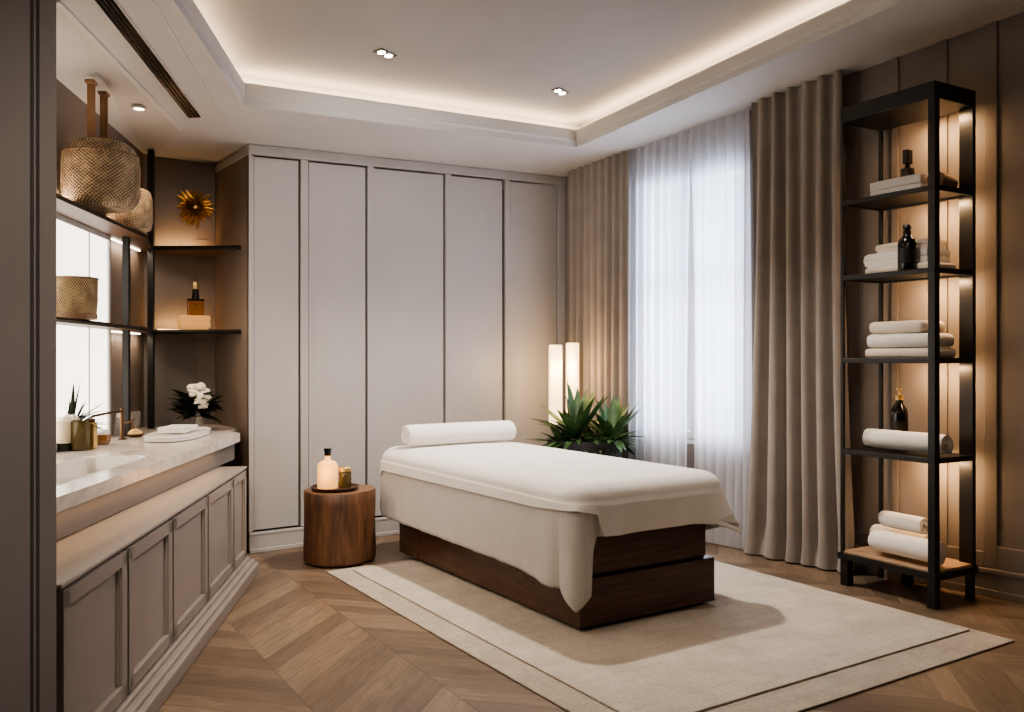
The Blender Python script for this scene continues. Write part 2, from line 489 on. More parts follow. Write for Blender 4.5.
lloc, lrot = W(*L0), rot(LW)      # local x towards the camera along the wall, local y into the room
o = MB().box(-.1, 4.5, -.12, 0, 0, 3.4).build('wall_left', M['alcove'], smooth=False)
place(o, lloc, lrot); tag(o, kind='structure')
pw = MB(); pw.box(-3.4,-1.385,2.5,2.63,0,3.9); pw.box(-1.388,-1.350,2.52,2.535,0,3.9); pw.prism([(-1.352,2.49),(-1.304,2.49),(-1.40,2.66),(-1.41,2.66)],0,3.9)
pw.box(-1.374,-1.368,2.5,2.6,0,3.9)
o = pw.build('wall_near', M['partition'], smooth=False); place(o, (0,0,0), -TH); tag(o, kind='structure')
o = MB().box(-3.5,-3.4,-1.9,2.6,0,3.9).build('wall_side', M['partition'], smooth=False); place(o, (0,0,0), -TH); tag(o, kind='structure')
o = MB().box(-3.5,8.9,-1.9,-1.8,0,3.9).build('wall_front', M['taupe'], smooth=False); place(o, (0,0,0), -TH); tag(o, kind='structure')

# ================================================================= CEILING FIXTURES
def ceil_rot(u, d):
    # rotation that lays a fixture against the sloping soffit
    n = Vector((0,0,1))
    g = W(CP[1], CP[2]) - W(0,0)
    n = Vector((-g.x, -g.y, 1)).normalized()
    return n.to_track_quat('Z','Y').to_euler()
def downlight(px, py, up, label, twin, alc=False):
    if alc:
        k = (px-512)/F; h = (HZ-py)/F; d = 1.56/h; u = k*d; z = EYE+1.555; r = (0,0,0)
    else:
        # intersect with the raised tray ceiling
        k = (px-512)/F; h = (HZ-py)/F; d = (CP[0]+up-EYE)/(h-CP[1]*k-CP[2]); u = k*d; z = cz(u,d)+up; r = ceil_rot(u,d)
    t = thing('recessed_downlight', label, 'ceiling light', W(u,d,z), 0, 'recessed ceiling spotlights')
    t.rotation_euler = r
    fr = MB(); ln = MB(); s = .045
    if twin:
        fr.box(-.075,.075,-.036,.036,-.008,.01)
        fo = fr.build('frame', M['chrome'], t, bevel=.003)
        for cx in (-.035,.035):
            m = MB(); m.lathe([(0,-.011),(.024,-.011),(.026,-.008)], (cx,0,0), 20); m.build('lens', M['downlight'], t)
    else:
        fr.lathe([(.045,.005),(.046,-.006),(.033,-.010),(.030,-.004)], seg=28); fr.build('frame', M['trimwhite'], t)
        m = MB(); m.lathe([(0,-.006),(.029,-.006),(.031,-.002)], seg=24); m.build('lens', M['downlight'], t)
    return (u, d, z)
dl1 = downlight(385,53,UP,'twin square recessed spotlight in the tray ceiling above the towel end of the bed',True)
dl2 = downlight(560,91,UP,'small recessed spotlight in the tray ceiling near the far right cove corner',True)
dl3 = downlight(139,107,0,'round warm recessed spotlight in the alcove ceiling beside the hanging woven shade',False,True)

v0 = oncl(195,117); v1 = oncl(105,0)
vv = Vector(v1)-Vector(v0); vlen = vv.length+.9
vt = thing('linear_air_vent', 'long slim dark slotted air vent set in the white soffit at upper left', 'air vent', W(*v0, cz(*v0)))
xd = (W(*v1,cz(*v1))-W(*v0,cz(*v0))).normalized(); zd = Vector(ceil_rot(0,0).to_matrix() @ Vector((0,0,1))); yd = zd.cross(xd)
vt.rotation_euler = Matrix((xd,yd,zd)).transposed().to_euler()
m = MB(); m.box(0,vlen,-.048,-.042,-.008,.01); m.box(0,vlen,.042,.048,-.008,.01); m.box(-.006,0,-.048,.048,-.008,.01); m.box(vlen,vlen+.006,-.048,.048,-.008,.01)
m.build('frame', M['trimwhite'], vt, smooth=False)
MB().box(0,vlen,-.042,.042,-.002,.006).build('backing', M['blackgloss'], vt, smooth=False)
for k in range(3):
    y = -.021+k*.021
    MB().box(0,vlen,y-.003,y+.003,-.007,.0).build('slat', M['black'], vt, smooth=False)

# ================================================================= WARDROBE
wd = thing('fitted_wardrobe', 'pale grey fitted wardrobe with five tall flush doors along the back wall', 'wardrobe', W(*A))
def sx(x): 
    k = (x-512)/F; return (k*A[1]-A[0])/(.8153-.5791*k)
WL = 2.871
def ctop(s): 
    p = (A[0]+.8153*s, A[1]+.5791*s); return cz(*p)
car = MB(); car.box(.012, WL-.09, .03, .80, .12, 2.87); car.build('carcass', M['gap'], wd, smooth=False)
side = MB(); side.box(-.03, .012, .006, .80, .0, 2.90); side.build('side_panel', M['alcove'], wd, smooth=False, bevel=.003)
dx = [(253,299),(312,366),(376,444),(453,503),(512,557)]
st = [(245.5,252),(301,308.5),(368,374),(446,451.5),(505.5,510),(559,565)]
hd = lambda s: ctop(s)-.075
for a, b in st:
    s0, s1 = (max(sx(a),-.03), min(sx(b),WL))
    m = MB(); m.add([(s0,0,.15),(s1,0,.15),(s1,.035,.15),(s0,.035,.15),(s0,0,hd(s0)),(s1,0,hd(s1)),(s1,.035,hd(s1)),(s0,.035,hd(s0))],
        [(0,3,2,1),(4,5,6,7),(0,1,5,4),(1,2,6,5),(2,3,7,6),(3,0,4,7)])
    m.build('stile', M['wardrobe'], wd, smooth=False, bevel=.004)
for k, (a, b) in enumerate(dx):
    s0, s1 = sx(a)-.012, sx(b)
    if k: s0 -= .012
    m = MB()
    h0, h1 = hd(s0)-.012, hd(s1)-.012
    m.add([(s0,.008,.16),(s1,.008,.16),(s1,.032,.16),(s0,.032,.16),(s0,.008,h0),(s1,.008,h1),(s1,.032,h1),(s0,.032,h0)],
        [(0,3,2,1),(4,5,6,7),(0,1,5,4),(1,2,6,5),(2,3,7,6),(3,0,4,7)])
    # slim raised edge on the left of every door
    m.add([(s0,.002,.16),(s0+.02,.002,.16),(s0+.02,.03,.16),(s0,.03,.16),(s0,.002,h0),(s0+.02,.002,h0),(s0+.02,.03,h0),(s0,.03,h0)],
        [(0,3,2,1),(4,5,6,7),(0,1,5,4),(1,2,6,5),(2,3,7,6),(3,0,4,7)])
    m.build('door', M['wardrobe'], wd, smooth=False, bevel=.004)
m = MB(); h0, h1 = hd(-.03), hd(WL)
m.add([(-.036,-.012,h0),(WL,-.012,h1),(WL,.8,h1),(-.036,.8,h0),(-.036,-.012,h0+.074),(WL,-.012,h1+.074),(WL,.8,h1+.06),(-.036,.8,h0+.06)],
      [(0,3,2,1),(4,5,6,7),(0,1,5,4),(1,2,6,5),(2,3,7,6),(3,0,4,7)])
m.build('cornice', M['wardrobe'], wd, smooth=False, bevel=.006)
m = MB(); m.box(-.03,WL,-.012,.04,0,.135); m.box(-.03,WL,-.02,.04,0,.03); m.box(-.03,WL,-.016,.04,.125,.145)
m.build('plinth', M['wardrobe'], wd, smooth=False, bevel=.004)

# ================================================================= VANITY
va = 96.33
vc = thing('vanity_cabinet', 'long taupe vanity cabinet with shaker doors below the stone counter', 'cabinet', W(-1.40,2.68), rot(va))
VL = 2.97
m = MB(); m.box(0,VL,.02,.60,.10,.685); m.build('carcass', M['cabinet'], vc, smooth=False, bevel=.003)
m = MB(); m.box(0,VL,-.012,.60,.685,.70); m.build('ledge_top', M['benchwood'] if False else M['cabinet'], vc, smooth=False, bevel=.004)
m = MB(); m.box(-.02,VL+.02,-.085,.55,0,.075); m.box(-.02,VL+.02,-.06,.55,.07,.095); m.box(-.02,VL+.02,-.03,.5,.09,.115)
m.build('plinth', M['cabinet'], vc, smooth=False, bevel=.008)
ed = [-.0,.62,1.235,1.90,2.55,2.95]
for a, b in zip(ed[:-1], ed[1:]):
    x0, x1 = a+.012, b-.012; fr = .055 if b-a > .5 else .045
    m = MB()
    m.box(x0,x1,.004,.022,.125,.675)
    m.box(x0,x0+fr,-.014,.012,.125,.675); m.box(x1-fr,x1,-.014,.012,.125,.675)
    m.box(x0,x1,-.014,.012,.675-fr,.675); m.box(x0,x1,-.014,.012,.125,.125+fr)
    m.box(x0+fr-.004,x0+fr+.012,-.006,.012,.125+fr,.675-fr); m.box(x1-fr-.012,x1-fr+.004,-.006,.012,.125+fr,.675-fr)
    m.build('door', M['cabinet'], vc, smooth=False, bevel=.004)

# countertop (local frame: x along the front edge away from the camera, y towards the wall)
ca = math.degrees(math.atan2(.9978,-.0663))
cloc, crot = W(-1.66,2.68), rot(ca)
ct = thing('stone_countertop', 'pale stone countertop with rounded end along the left wall', 'countertop', cloc, crot)
def loc_in(loc, rz, p):       # room point -> local xy of a frame
    v = Vector((p.x-loc.x, p.y-loc.y)); c, s = math.cos(-rz), math.sin(-rz)
    return (v.x*c - v.y*s, v.x*s + v.y*c)
def cl(u, d): return loc_in(cloc, crot, W(u,d))
ex, ey = cl(-1.89, 6.11)
def wallp(d, off=.008):        # point on the left wall at depth d, pushed into the room
    return (-2.8+.1364*(6.67-d)+off, d)
pL1 = cl(*wallp(2.68)); pL2 = cl(*wallp(6.64)); pB = cl(-2.285,6.875); pS = cl(-2.0,6.335)
def arc(cx, cy, r, a0, a1, n=8):
    return [(cx+r*math.cos(a0+(a1-a0)*i/n), cy+r*math.sin(a0+(a1-a0)*i/n)) for i in range(n+1)]
# opening for the basin
bx0, bx1, by0, by1 = .35, 1.95, .13, .47
endarc = arc(ex-.10, .10, .10, -PI/2, 0)
top = MB()
z0, z1 = .822, .88
# slab in pieces around the opening (rings of quads kept coplanar)
top.prism([(0,0),(bx0,0),(bx0,pL1[1]+(pL2[1]-pL1[1])*(bx0-pL1[0])/(pL2[0]-pL1[0])),pL1], z0, z1)
def wy(x): return pL1[1]+(pL2[1]-pL1[1])*(x-pL1[0])/(pL2[0]-pL1[0])
top.prism([(bx0,0),(bx1,0),(bx1,by0),(bx0,by0)], z0, z1)
top.prism([(bx0,by1),(bx1,by1),(bx1,wy(bx1)),(bx0,wy(bx0))], z0, z1)
top.prism([(bx1,0)]+endarc+[pS,pB,pL2,(bx1,wy(bx1))], z0, z1)
top.build('slab', M['stone'], ct, smooth=True)
apn = MB()
apn.prism([(0,.03),(ex-.12,.03)]+arc(ex-.13,.13,.10,-PI/2,0,6)+[(ex-.05,.3),(0,.3)], .705, z0)
apn.build('apron', M['partition'], ct, smooth=True)  # darker paint puts the shade below the slab into the apron colour
bs = thing('sink_basin', 'white rectangular sink basin sunk into the stone counter', 'sink', cloc, crot)
b = MB()
def rr(x0,x1,y0,y1,r,z,n=5):
    pts = arc(x1-r,y0+r,r,-PI/2,0,n)+arc(x1-r,y1-r,r,0,PI/2,n)+arc(x0+r,y1-r,r,PI/2,PI,n)+arc(x0+r,y0+r,r,PI,1.5*PI,n)
    return [(p[0],p[1],z) for p in pts]
rs = [rr(bx0,bx1,by0,by1,.05,.879), rr(bx0+.012,bx1-.012,by0+.012,by1-.012,.05,.884), rr(bx0+.02,bx1-.02,by0+.02,by1-.02,.05,.876),
      rr(bx0+.03,bx1-.03,by0+.03,by1-.03,.05,.80), rr(bx0+.07,bx1-.07,by0+.07,by1-.07,.04,.78)]
n = len(rs[0])
for a, c in zip(rs[:-1], rs[1:]):
    b.add(a+c, [(i,(i+1)%n,(i+1)%n+n,i+n) for i in range(n)])
b.add(rs[-1], [tuple(range(n))])
b.build('bowl', M['porcelain'], bs)
m = MB(); m.lathe([(0,.786),(.03,.786),(.034,.781)], (.95,.33,0), 20); m.build('drain', M['chrome'], bs)

# tap
fu, fd = at(122,5.55)
tp = thing('basin_tap', 'slim dark bronze basin tap with a long straight spout', 'tap', W(fu,fd,.88), rot(math.degrees(math.atan2(-1,.03))))
m = MB(); m.lathe([(.026,0),(.026,.008),(.014,.012),(.011,.02),(.011,.20),(.0,.2)], seg=20); m.build('column', M['bronze'], tp)
m = MB(); m.tube([(0,0,.18),(.2,0,.182),(.42,0,.176),(.435,0,.165),(.437,0,.15)], .008, 10); m.build('spout', M['bronze'], tp)
m = MB(); m.tube([(0,0,.1),(0,.04,.11),(0,.075,.125)], .005, 8); m.build('lever', M['bronze'], tp)

# ================================================================= LEFT WALL: backlit glass and corner shelving
bl = thing('backlit_wall_panel', 'bright frosted backlit glass panel on the left wall behind the shelves', 'light panel', lloc, lrot)
m = MB(); m.box(.99,3.9,.0,.018,.93,2.17); m.build('glass', M['backlit'], bl, smooth=False)
m = MB()
m.box(.95,.99,0,.03,.886,2.2); m.box(.99,3.9,0,.03,.886,.93); m.box(.99,3.9,0,.03,2.17,2.2)
m.box(1.33,1.345,0,.022,.93,2.17)
m.build('frame', M['trimwhite'], bl, smooth=False)

sh = thing('corner_shelving', 'black framed wooden corner shelving lining the alcove above the counter', 'shelves', lloc, lrot)
def ll(u, d): return loc_in(lloc, lrot, W(u,d))
fpost = ll(-2.655,6.40); wfront = ll(-1.985,6.36); wbk = ll(-2.275,6.86)
for zz, nm in ((2.20,'upper_shelf'),(1.585,'lower_shelf')):
    poly = [(.01,.004),(4.0,.004),(4.0,.17),(.95,.24),(fpost[0],fpost[1]),wfront,wbk]
    m = MB(); m.prism(poly, zz, zz+.022); o = m.build(nm, M['shelfwood'], sh, smooth=False, bevel=.003)
    e = MB()
    def bar(a, b2, r=.011):
        e.tube([(a[0],a[1],zz+.008),(b2[0],b2[1],zz+.008)], r, 4)
    bar(fpost, wfront, .016); bar((.95,.245), fpost, .012); bar((4.0,.175),(.95,.245),.012)
    e.build('edge_bar', M['black'], sh, smooth=False)
    g = MB(); g.box(.25,.9,.012,.022,zz-.012,zz-.004); g.build('light_strip', M['ledwhite'], sh, smooth=False)
    a = Vector((wbk[0],wbk[1])); c = Vector((.06,.03)); t = (c-a).normalized(); nn = Vector((-t.y,t.x))
    g = MB(); p0 = a+t*.06; p1 = c-t*.06
    if (Vector(fpost)-a).dot(nn) < 0: nn = -nn
    p0 += nn*.03; p1 += nn*.03
    g.tube([(p0.x,p0.y,zz+.03),(p1.x,p1.y,zz+.03)], .005, 6); g.build('light_strip', M['ledwarm'], sh)
for (x, y), z1_ in (((.93,.12),2.2),((fpost[0],fpost[1]),2.93)):
    m = MB(); m.box(x-.021,x+.021,y-.021,y+.021,.882,z1_); m.build('post', M['black'], sh, smooth=False, bevel=.003)

# items on the shelves and walls
def lathe_thing(name, label, cat, loc, prof, mat, group=None, seg=40, part=None):
    t = thing(name, label, cat, loc, 0, group)
    MB().lathe(prof, seg=seg).build(part or 'body', mat, t)
    return t
# hanging woven shade
pu, pd = at(101, 4.98)
pu += .0
hp = thing('woven_pendant_lamp', 'large drum of woven rattan hanging on two leather straps from the alcove ceiling', 'pendant lamp', W(pu,pd,2.255), lrot)
R = .205
prof = [(.13,-.0),(.17,.012),(.196,.045),(R,.09),(R,.25),(.198,.30),(.175,.345),(.14,.37),(.12,.375)]
m = MB(); m.lathe(prof, seg=72); o = m.build('shade', M['rattan'], hp, solid=.006)
for r, z in ((.13,0),(.12,.375),(.199,.3)):
    m = MB(); m.tube([(r*math.cos(2*PI*k/40), r*math.sin(2*PI*k/40), z) for k in range(41)], .006, 6)
    m.build('rim', M['strap'], hp)
for sx_ in (-.115,.10):
    m = MB(); top_z = .70
    m.box(sx_-.005,sx_+.005,-.042,.002,.355,top_z)
    m.build('strap', M['strap'], hp, smooth=False, bevel=.002)
for sx_ in (-.115,.10):
    m = MB(); m.box(sx_-.035,sx_+.035,-.045,.005,.68,.70); m.build('ceiling_plate', M['strap'], hp, smooth=False, bevel=.003)
m = MB(); m.sphere((0,0,.18),.05); m.build('bulb', M['lampshade'], hp)
bu, bd = at(130, 5.62)
wb = thing('woven_lantern', 'smaller woven lantern on the upper shelf half hidden by the hanging shade', 'lantern', W(bu,bd,2.224), 0)
m = MB(); m.lathe([(.10,0),(.125,.01),(.135,.06),(.135,.20),(.12,.25),(.10,.26)], seg=64); m.build('shade', M['rattan'], wb, solid=.005)
m = MB(); m.lathe([(0,.002),(.095,.002),(.1,.01)], seg=32); m.build('base', M['strap'], wb)
m = MB(); m.lathe([(0,.012),(.03,.012),(.03,.08),(.0,.085)], seg=16); m.build('candle', M['lampshade'], wb)
gu, gd = at(75, 4.72)
bk = thing('woven_basket', 'straw woven basket with a dark base band on the lower left shelf', 'basket', W(gu,gd,1.609))
m = MB(); m.lathe([(.0,.004),(.098,.004),(.106,.02),(.113,.10),(.114,.22),(.108,.225),(.104,.21),(.1,.03),(0,.02)], seg=56); m.build('body', M['basket'], bk)
m = MB(); m.lathe([(.1,0),(.109,.002),(.112,.03),(.108,.032)], seg=40); m.build('base_band', M['strap'], bk)
m = MB(); m.tube([(.113*math.cos(2*PI*k/40), .113*math.sin(2*PI*k/40), .222) for k in range(41)], .006, 6); m.build('rim', M['strap'], bk)

# gold flower burst on the alcove wall
ou, od = at(195, 6.80)
gf = thing('gold_wall_flower', 'gold metal flower burst mounted on the alcove back wall', 'wall ornament', W(ou,od,2.575), rot(la))
rnd = random.Random(3)
for ring, (nn, r, tilt) in enumerate(((22,.155,.15),(20,.145,.5),(15,.12,.85),(10,.09,1.2))):
    m = MB()
    for k in range(nn):
        a = 2*PI*(k+ring*.5)/nn+rnd.uniform(-.1,.1); rr_ = r*rnd.uniform(.75,1.15)
        dr = Vector((math.cos(a)*math.cos(tilt), -math.sin(tilt), math.sin(a)*math.cos(tilt)))
        sd = Vector((-math.sin(a),0,math.cos(a))); w = .017
        b0 = Vector((0,-.005,0)); mid = b0+dr*rr_*.6; tip = b0+dr*rr_; up = dr.cross(sd)*.006
        m.add([b0-sd*.004, mid-sd*w+up, tip, mid+sd*w+up, b0+sd*.004, mid-up], [(0,1,5),(1,2,5),(2,3,5),(3,4,5),(0,5,4)])
    m.build('petal_ring', M['gold'], gf, smooth=False)
m = MB(); m.lathe([(0,-.02),(.03,-.02),(.03,.01),(.01,.026)], M=Matrix.Rotation(PI/2,4,'X'), seg=16); m.build('hub', M['gold'], gf)

# square bottle standing on a straw-fringed box, on the lower alcove shelf
xu, xd_ = at(194, 6.56)
fb = thing('fringed_straw_box', 'straw box with a hanging fringe on the lower alcove shelf', 'box', W(xu,xd_,1.609), rot(la))
m = MB(); m.box(-.11,.11,-.06,.06,.085,.11); m.build('lid', M['fringe'], fb, smooth=False, bevel=.006)
m = MB()
for k in range(60):
    for y in (-.06,.06):
        x = -.11+.22*k/59; h = .085*rnd.uniform(.85,1)
        m.tube([(x,y,.10),(x+rnd.uniform(-.006,.006),y*1.05,.10-h*.5),(x+rnd.uniform(-.01,.01),y*1.1,.10-h)], .0025, 4)
m.box(-.1,.1,-.05,.05,.0,.09)
m.build('fringe', M['fringe'], fb)
bt = thing('square_perfume_bottle', 'square amber perfume bottle with black collar standing on the straw box', 'bottle', W(xu+.012,xd_,1.609+.11), rot(la))
m = MB(); m.box(-.06,.06,-.03,.03,0,.115); m.build('body', M['amber'], bt, smooth=False, bevel=.012, seg=3)
m = MB(); m.box(-.061,.061,-.031,.031,.112,.125); m.lathe([(.03,.12),(.026,.15),(.022,.2),(0,.2)], seg=16); m.build('collar', M['blackgloss'], bt, bevel=.002)
m = MB(); m.lathe([(.02,.2),(.02,.25),(.016,.256),(0,.256)], seg=16); m.build('cap', M['gold'], bt)

# ----- on the counter
def blade(m, base, direction, length, width, droop, n=7, fold=.15):
    d0 = Vector(direction).normalized(); p = Vector(base); vs = []; 
    side = d0.cross(Vector((0,0,1)))
    if side.length < .05: side = Vector((1,0,0))
    side.normalize()
    for i in range(n+1):
        f = i/n; w = width*(math.sin(PI*min(1,f*.9+.12))**.8)*(1 if f < 1 else .02)
        up = side.cross(d0)
        vs += [p-side*w, p-up*w*fold*2, p+side*w]
        d0 = (d0+Vector((0,0,-droop/n))).normalized(); p = p+d0*length/n
    fs = []
    for i in range(n):
        a = i*3
        fs += [(a,a+1,a+4,a+3),(a+1,a+2,a+5,a+4)]
    m.add(vs, fs)
# vase with white blossom
fu, fd = at(199, 6.25)
vs_ = thing('flower_vase', 'glass vase of white blossom and dark foliage at the far end of the counter', 'flower vase', W(fu,fd,.881))
m = MB(); m.lathe([(0,.002),(.032,.002),(.036,.02),(.026,.07),(.024,.11),(.034,.15),(.031,.15),(.02,.11),(.02,.03),(0,.02)], seg=28); m.build('vase', M['clear'], vs_)
rnd = random.Random(11)
m = MB()
cview = (W(0,0)-W(fu,fd)).normalized()
ux = W(1,0)-W(0,0); dxv = W(0,1)-W(0,0)
def cv(a, b, c): return Vector(ux)*a+Vector(dxv)*b+Vector((0,0,c))
for k in range(8):
    c = [(-.035,-.03,.30),(.02,-.04,.31),(.05,-.02,.27),(-.015,-.05,.26),(.035,-.05,.235),(.065,-.03,.22),(.02,-.05,.20),(.045,-.05,.185)][k]
    c = cv(*c)
    for j in range(16):
        a = rnd.uniform(0,2*PI); e_ = rnd.uniform(-.7,1.2)
        dr = Vector((math.cos(a)*math.cos(e_), math.sin(a)*math.cos(e_), math.sin(e_)))
        m.sphere(c+dr*.022, .022, 8, 6, (1,1,.7))
m.build('blossom', M['petal'], vs_)
m = MB()
for k in range(110):
    a = rnd.uniform(0,2*PI); el = rnd.uniform(-.1,1.1)
    dv = cv(math.cos(a), math.sin(a)*.45, math.sin(el)*.8+.1)
    off = -.07 if k % 2 else .02
    blade(m, cv(off*.9,0.0,.10+rnd.uniform(0,.12)), dv, rnd.uniform(.10,.20), rnd.uniform(.028,.046), rnd.uniform(.3,1.2))
m.build('foliage', M['darkleaf'], vs_)
m = MB()
for k in range(5):
    m.tube([(0,0,.02),(rnd.uniform(-.01,.01),rnd.uniform(-.01,.01),.12),tuple(cv(rnd.uniform(-.03,.05),-.03,.24))], .003, 5)
m.build('stem', M['darkleaf'], vs_)
# tray and plates/towel
tu, td = at(179, 5.72)
tr0 = thing('oval_tray', 'white oval stone tray near the rounded end of the counter', 'tray', W(tu,td,.881), crot)
def oval(m, a, b, z, h, lip=.01, sg=48):
    rsx = [(1-.1,0),(1,.004),(1,h),(.96,h+.003),(.93,h-.004),(0.0001,h-.004)]
    vs = []; fs = []
    for f, zz in rsx:
        for k in range(sg):
            w = 2*PI*k/sg; c_, s_ = math.cos(w), math.sin(w)
            vs.append((a*f*math.copysign(abs(c_)**.75,c_), b*f*math.copysign(abs(s_)**.75,s_), z+zz))
    for j in range(len(rsx)-1):
        for k in range(sg): fs.append((j*sg+k, j*sg+(k+1)%sg, (j+1)*sg+(k+1)%sg, (j+1)*sg+k))
    fs.append(tuple(range(sg-1,-1,-1)))
    m.add(vs, fs)
m = MB(); oval(m, .40,.15,0,.03); m.build('dish', M['porcelain'], tr0)
m = MB(); m.tube([(.40*math.copysign(abs(math.cos(2*PI*k/48))**.75,math.cos(2*PI*k/48)), .15*math.copysign(abs(math.sin(2*PI*k/48))**.75,math.sin(2*PI*k/48)), .03) for k in range(49)], .006, 6); m.build('rim', M['porcelain'], tr0)

# towels ---------------------------------------------------------
def roll_mesh(Rr, L, turns=3.0, seedv=0, squash=.93):
    rn = random.Random(seedv); n = int(28*turns); th = Rr/(turns+.35)
    m = MB(); ys = [-L/2, -L/2+.012, -L/2+.03, -L/4, 0, L/4, L/2-.03, L/2-.012, L/2]
    ph = rn.uniform(0,6)
    def fn(i, j):
        f = i/(n-1); a = f*turns*2*PI+4.3-turns*2*PI; r = th*.45 + (Rr-th*.5-th*.45)*f
        y = ys[j]; e = min(abs(y+L/2), abs(y-L/2))
        bul = 1.0 - .06*max(0, 1-e/.03) + .012*math.sin(y*23+ph)
        return (y + .004*math.sin(a*2+ph), r*math.cos(a)*bul, r*math.sin(a)*bul*squash)
    m.grid(fn, n, len(ys))
    return m, th
def towel_roll(name, label, loc, rz, Rr, L, mat, seedv=0, turns=3.0, group=None):
    m, th = roll_mesh(Rr, L, turns, seedv)
    o = m.build(name, mat, None, solid=th*.64)
    b = o.modifiers.new('bevel','BEVEL'); b.width = th*.28; b.segments = 2; b.limit_method = 'ANGLE'; b.angle_limit = math.radians(50)
    o.location = loc + Vector((0,0,Rr*.93)); o.rotation_euler = (0,0,rz)
    return tag(o, label, 'towel', group)
def towel_fold(name, label, loc, rz, Lx, Ly, H, mat, layers=2, seedv=0, group=None):
    rn = random.Random(seedv); t = H/layers; path = []
    for k in range(layers):
        z = t*(k+.5); xs = [-.5,-.25,0,.25,.5]
        if k % 2: xs = xs[::-1]
        for x in xs: path.append((x*(Lx-t), z+rn.uniform(-.002,.002)))
        if k < layers-1:
            s = 1 if k % 2 == 0 else -1
            for a in (-45,0,45):
                aa = math.radians(a); path.append((s*((Lx-t)/2+t*.5*math.cos(aa)), z+t*.5+t*.5*math.sin(aa)))
    m = MB(); ny = 7
    m.grid(lambda i, j: (path[i][0]*(1-.03*abs(j-3)/3), (j/(ny-1)-.5)*Ly + .004*math.sin(i*1.7+seedv), path[i][1] - (.06*t if j in (0,ny-1) else 0)), len(path), ny)
    o = m.build(name, mat, None, solid=t*.95, angle=70)
    b = o.modifiers.new('bevel','BEVEL'); b.width = t*.35; b.segments = 3; b.limit_method = 'ANGLE'; b.angle_limit = math.radians(50)
    o.location = loc; o.rotation_euler = (0,0,rz)
    return tag(o, label, 'towel', group)

towel_fold('folded_hand_towel', 'small white folded hand towel lying on the oval tray', W(tu-.02,td+.03,.881+.034), crot, .30,.17,.035, M['towel'], 2, 5)

# left cluster on the counter
def cpos(px, d): u, d = at(px, d); return W(u, d, .881)
dpv = thing('dark_plant_vase', 'dark leafy sprig with a pale bloom in a low vase beside the left partition', 'plant', cpos(72,5.0))
m = MB(); m.lathe([(0,.0),(.03,.0),(.04,.03),(.036,.10),(.03,.12),(.026,.12),(.03,.04),(0,.03)], seg=24); m.build('vase', M['blackgloss'], dpv)
rnd = random.Random(5); m = MB()
for k in range(26):
    a = rnd.uniform(-1.0,1.4)
    dv = cv(math.sin(a)*.8+.25, rnd.uniform(-.3,.2), .9*math.cos(a)+.15)
    blade(m, (0,0,.11), dv, rnd.uniform(.16,.31), rnd.uniform(.008,.016), rnd.uniform(.2,1.0))
m.build('foliage', M['darkleaf'], dpv)
m = MB()
for k in range(12):
    m.sphere(cv(.02+rnd.uniform(-.03,.03), -.05+rnd.uniform(-.02,.02), .165+rnd.uniform(-.015,.02)), .02, 8, 6)
m.build('blossom', M['petal'], dpv)

cj = thing('pillar_candle_holder', 'white candle in a clear glass with black foot, nearest the partition', 'candle', cpos(63.5,4.86))
m = MB(); m.lathe([(0,.0),(.044,.0),(.046,.01),(.044,.045),(0,.045)], seg=28); m.build('foot', M['blackgloss'], cj)
m = MB(); m.lathe([(.038,.045),(.038,.165),(.03,.17),(0,.168)], seg=28); m.build('wax', M['wax'], cj)
m = MB(); m.lathe([(.043,.045),(.044,.19),(.042,.19),(.041,.05)], seg=28); m.build('glass', M['clear'], cj)
m = MB(); m.tube([(0,0,.165),(0,.002,.182)], .002, 6); m.build('wick', M['black'], cj)
aj = thing('amber_candle_jar', 'tall olive amber glass candle jar between the white candle and the round pot', 'candle', cpos(80,4.90))
m = MB(); m.lathe([(0,.0),(.046,.0),(.05,.008),(.05,.165),(.047,.165),(.046,.02),(0,.015)], seg=32); m.build('glass', M['olive'], aj)
m = MB(); m.lathe([(.044,.12),(.044,.14),(0,.138)], seg=28); m.build('wax', M['wax'], aj)
gj = thing('gold_bottle', 'slim square gold bottle standing just right of the amber jar', 'bottle', cpos(91.5,4.98), lrot)
m = MB(); m.box(-.026,.026,-.026,.026,0,.15); m.build('body', M['gold'], gj, smooth=False, bevel=.006)
m = MB(); m.lathe([(.02,.15),(.02,.172),(0,.174)], seg=16); m.build('cap', M['bronze'], gj)
rj = thing('round_lidded_pot', 'squat round rose glass pot with a pale lid behind the sink', 'jar', cpos(101,5.22))
m = MB(); m.lathe([(0,.0),(.04,.0),(.052,.012),(.055,.045),(.048,.062),(0,.062)], seg=32); m.build('body', M['amber'], rj)
m = MB(); m.lathe([(.05,.062),(.05,.075),(.03,.088),(0,.09)], seg=28); m.build('lid', M['porcelain'], rj)
cb_ = thing('clear_square_bottle', 'square clear bottle with a pale stopper near the shelving post', 'bottle', cpos(119.5,5.80), lrot)
m = MB(); m.box(-.026,.026,-.026,.026,0,.12); m.build('body', M['clear'], cb_, smooth=False, bevel=.006)
m = MB(); m.box(-.018,.018,-.018,.018,.12,.16); m.build('stopper', M['porcelain'], cb_, smooth=False, bevel=.004)
mb = thing('wide_glass_flask', 'wide rectangular smoky glass flask left of the towel tray', 'bottle', cpos(134,6.02), lrot)
m = MB(); m.box(-.055,.055,-.03,.03,0,.15); m.build('body', M['clear'], mb, smooth=False, bevel=.008)
m = MB(); m.box(-.05,.05,-.026,.026,.01,.07); m.build('liquid', M['amber'], mb, smooth=False, bevel=.006)
sd_ = thing('soap_dish', 'small dish heaped with yellow bath salts in front of the glass flask', 'dish', cpos(135.5,5.72))
m = MB(); m.lathe([(0,.0),(.035,.0),(.055,.02),(.052,.022),(.03,.008),(0,.008)], seg=32); m.build('dish', M['bronze'], sd_)
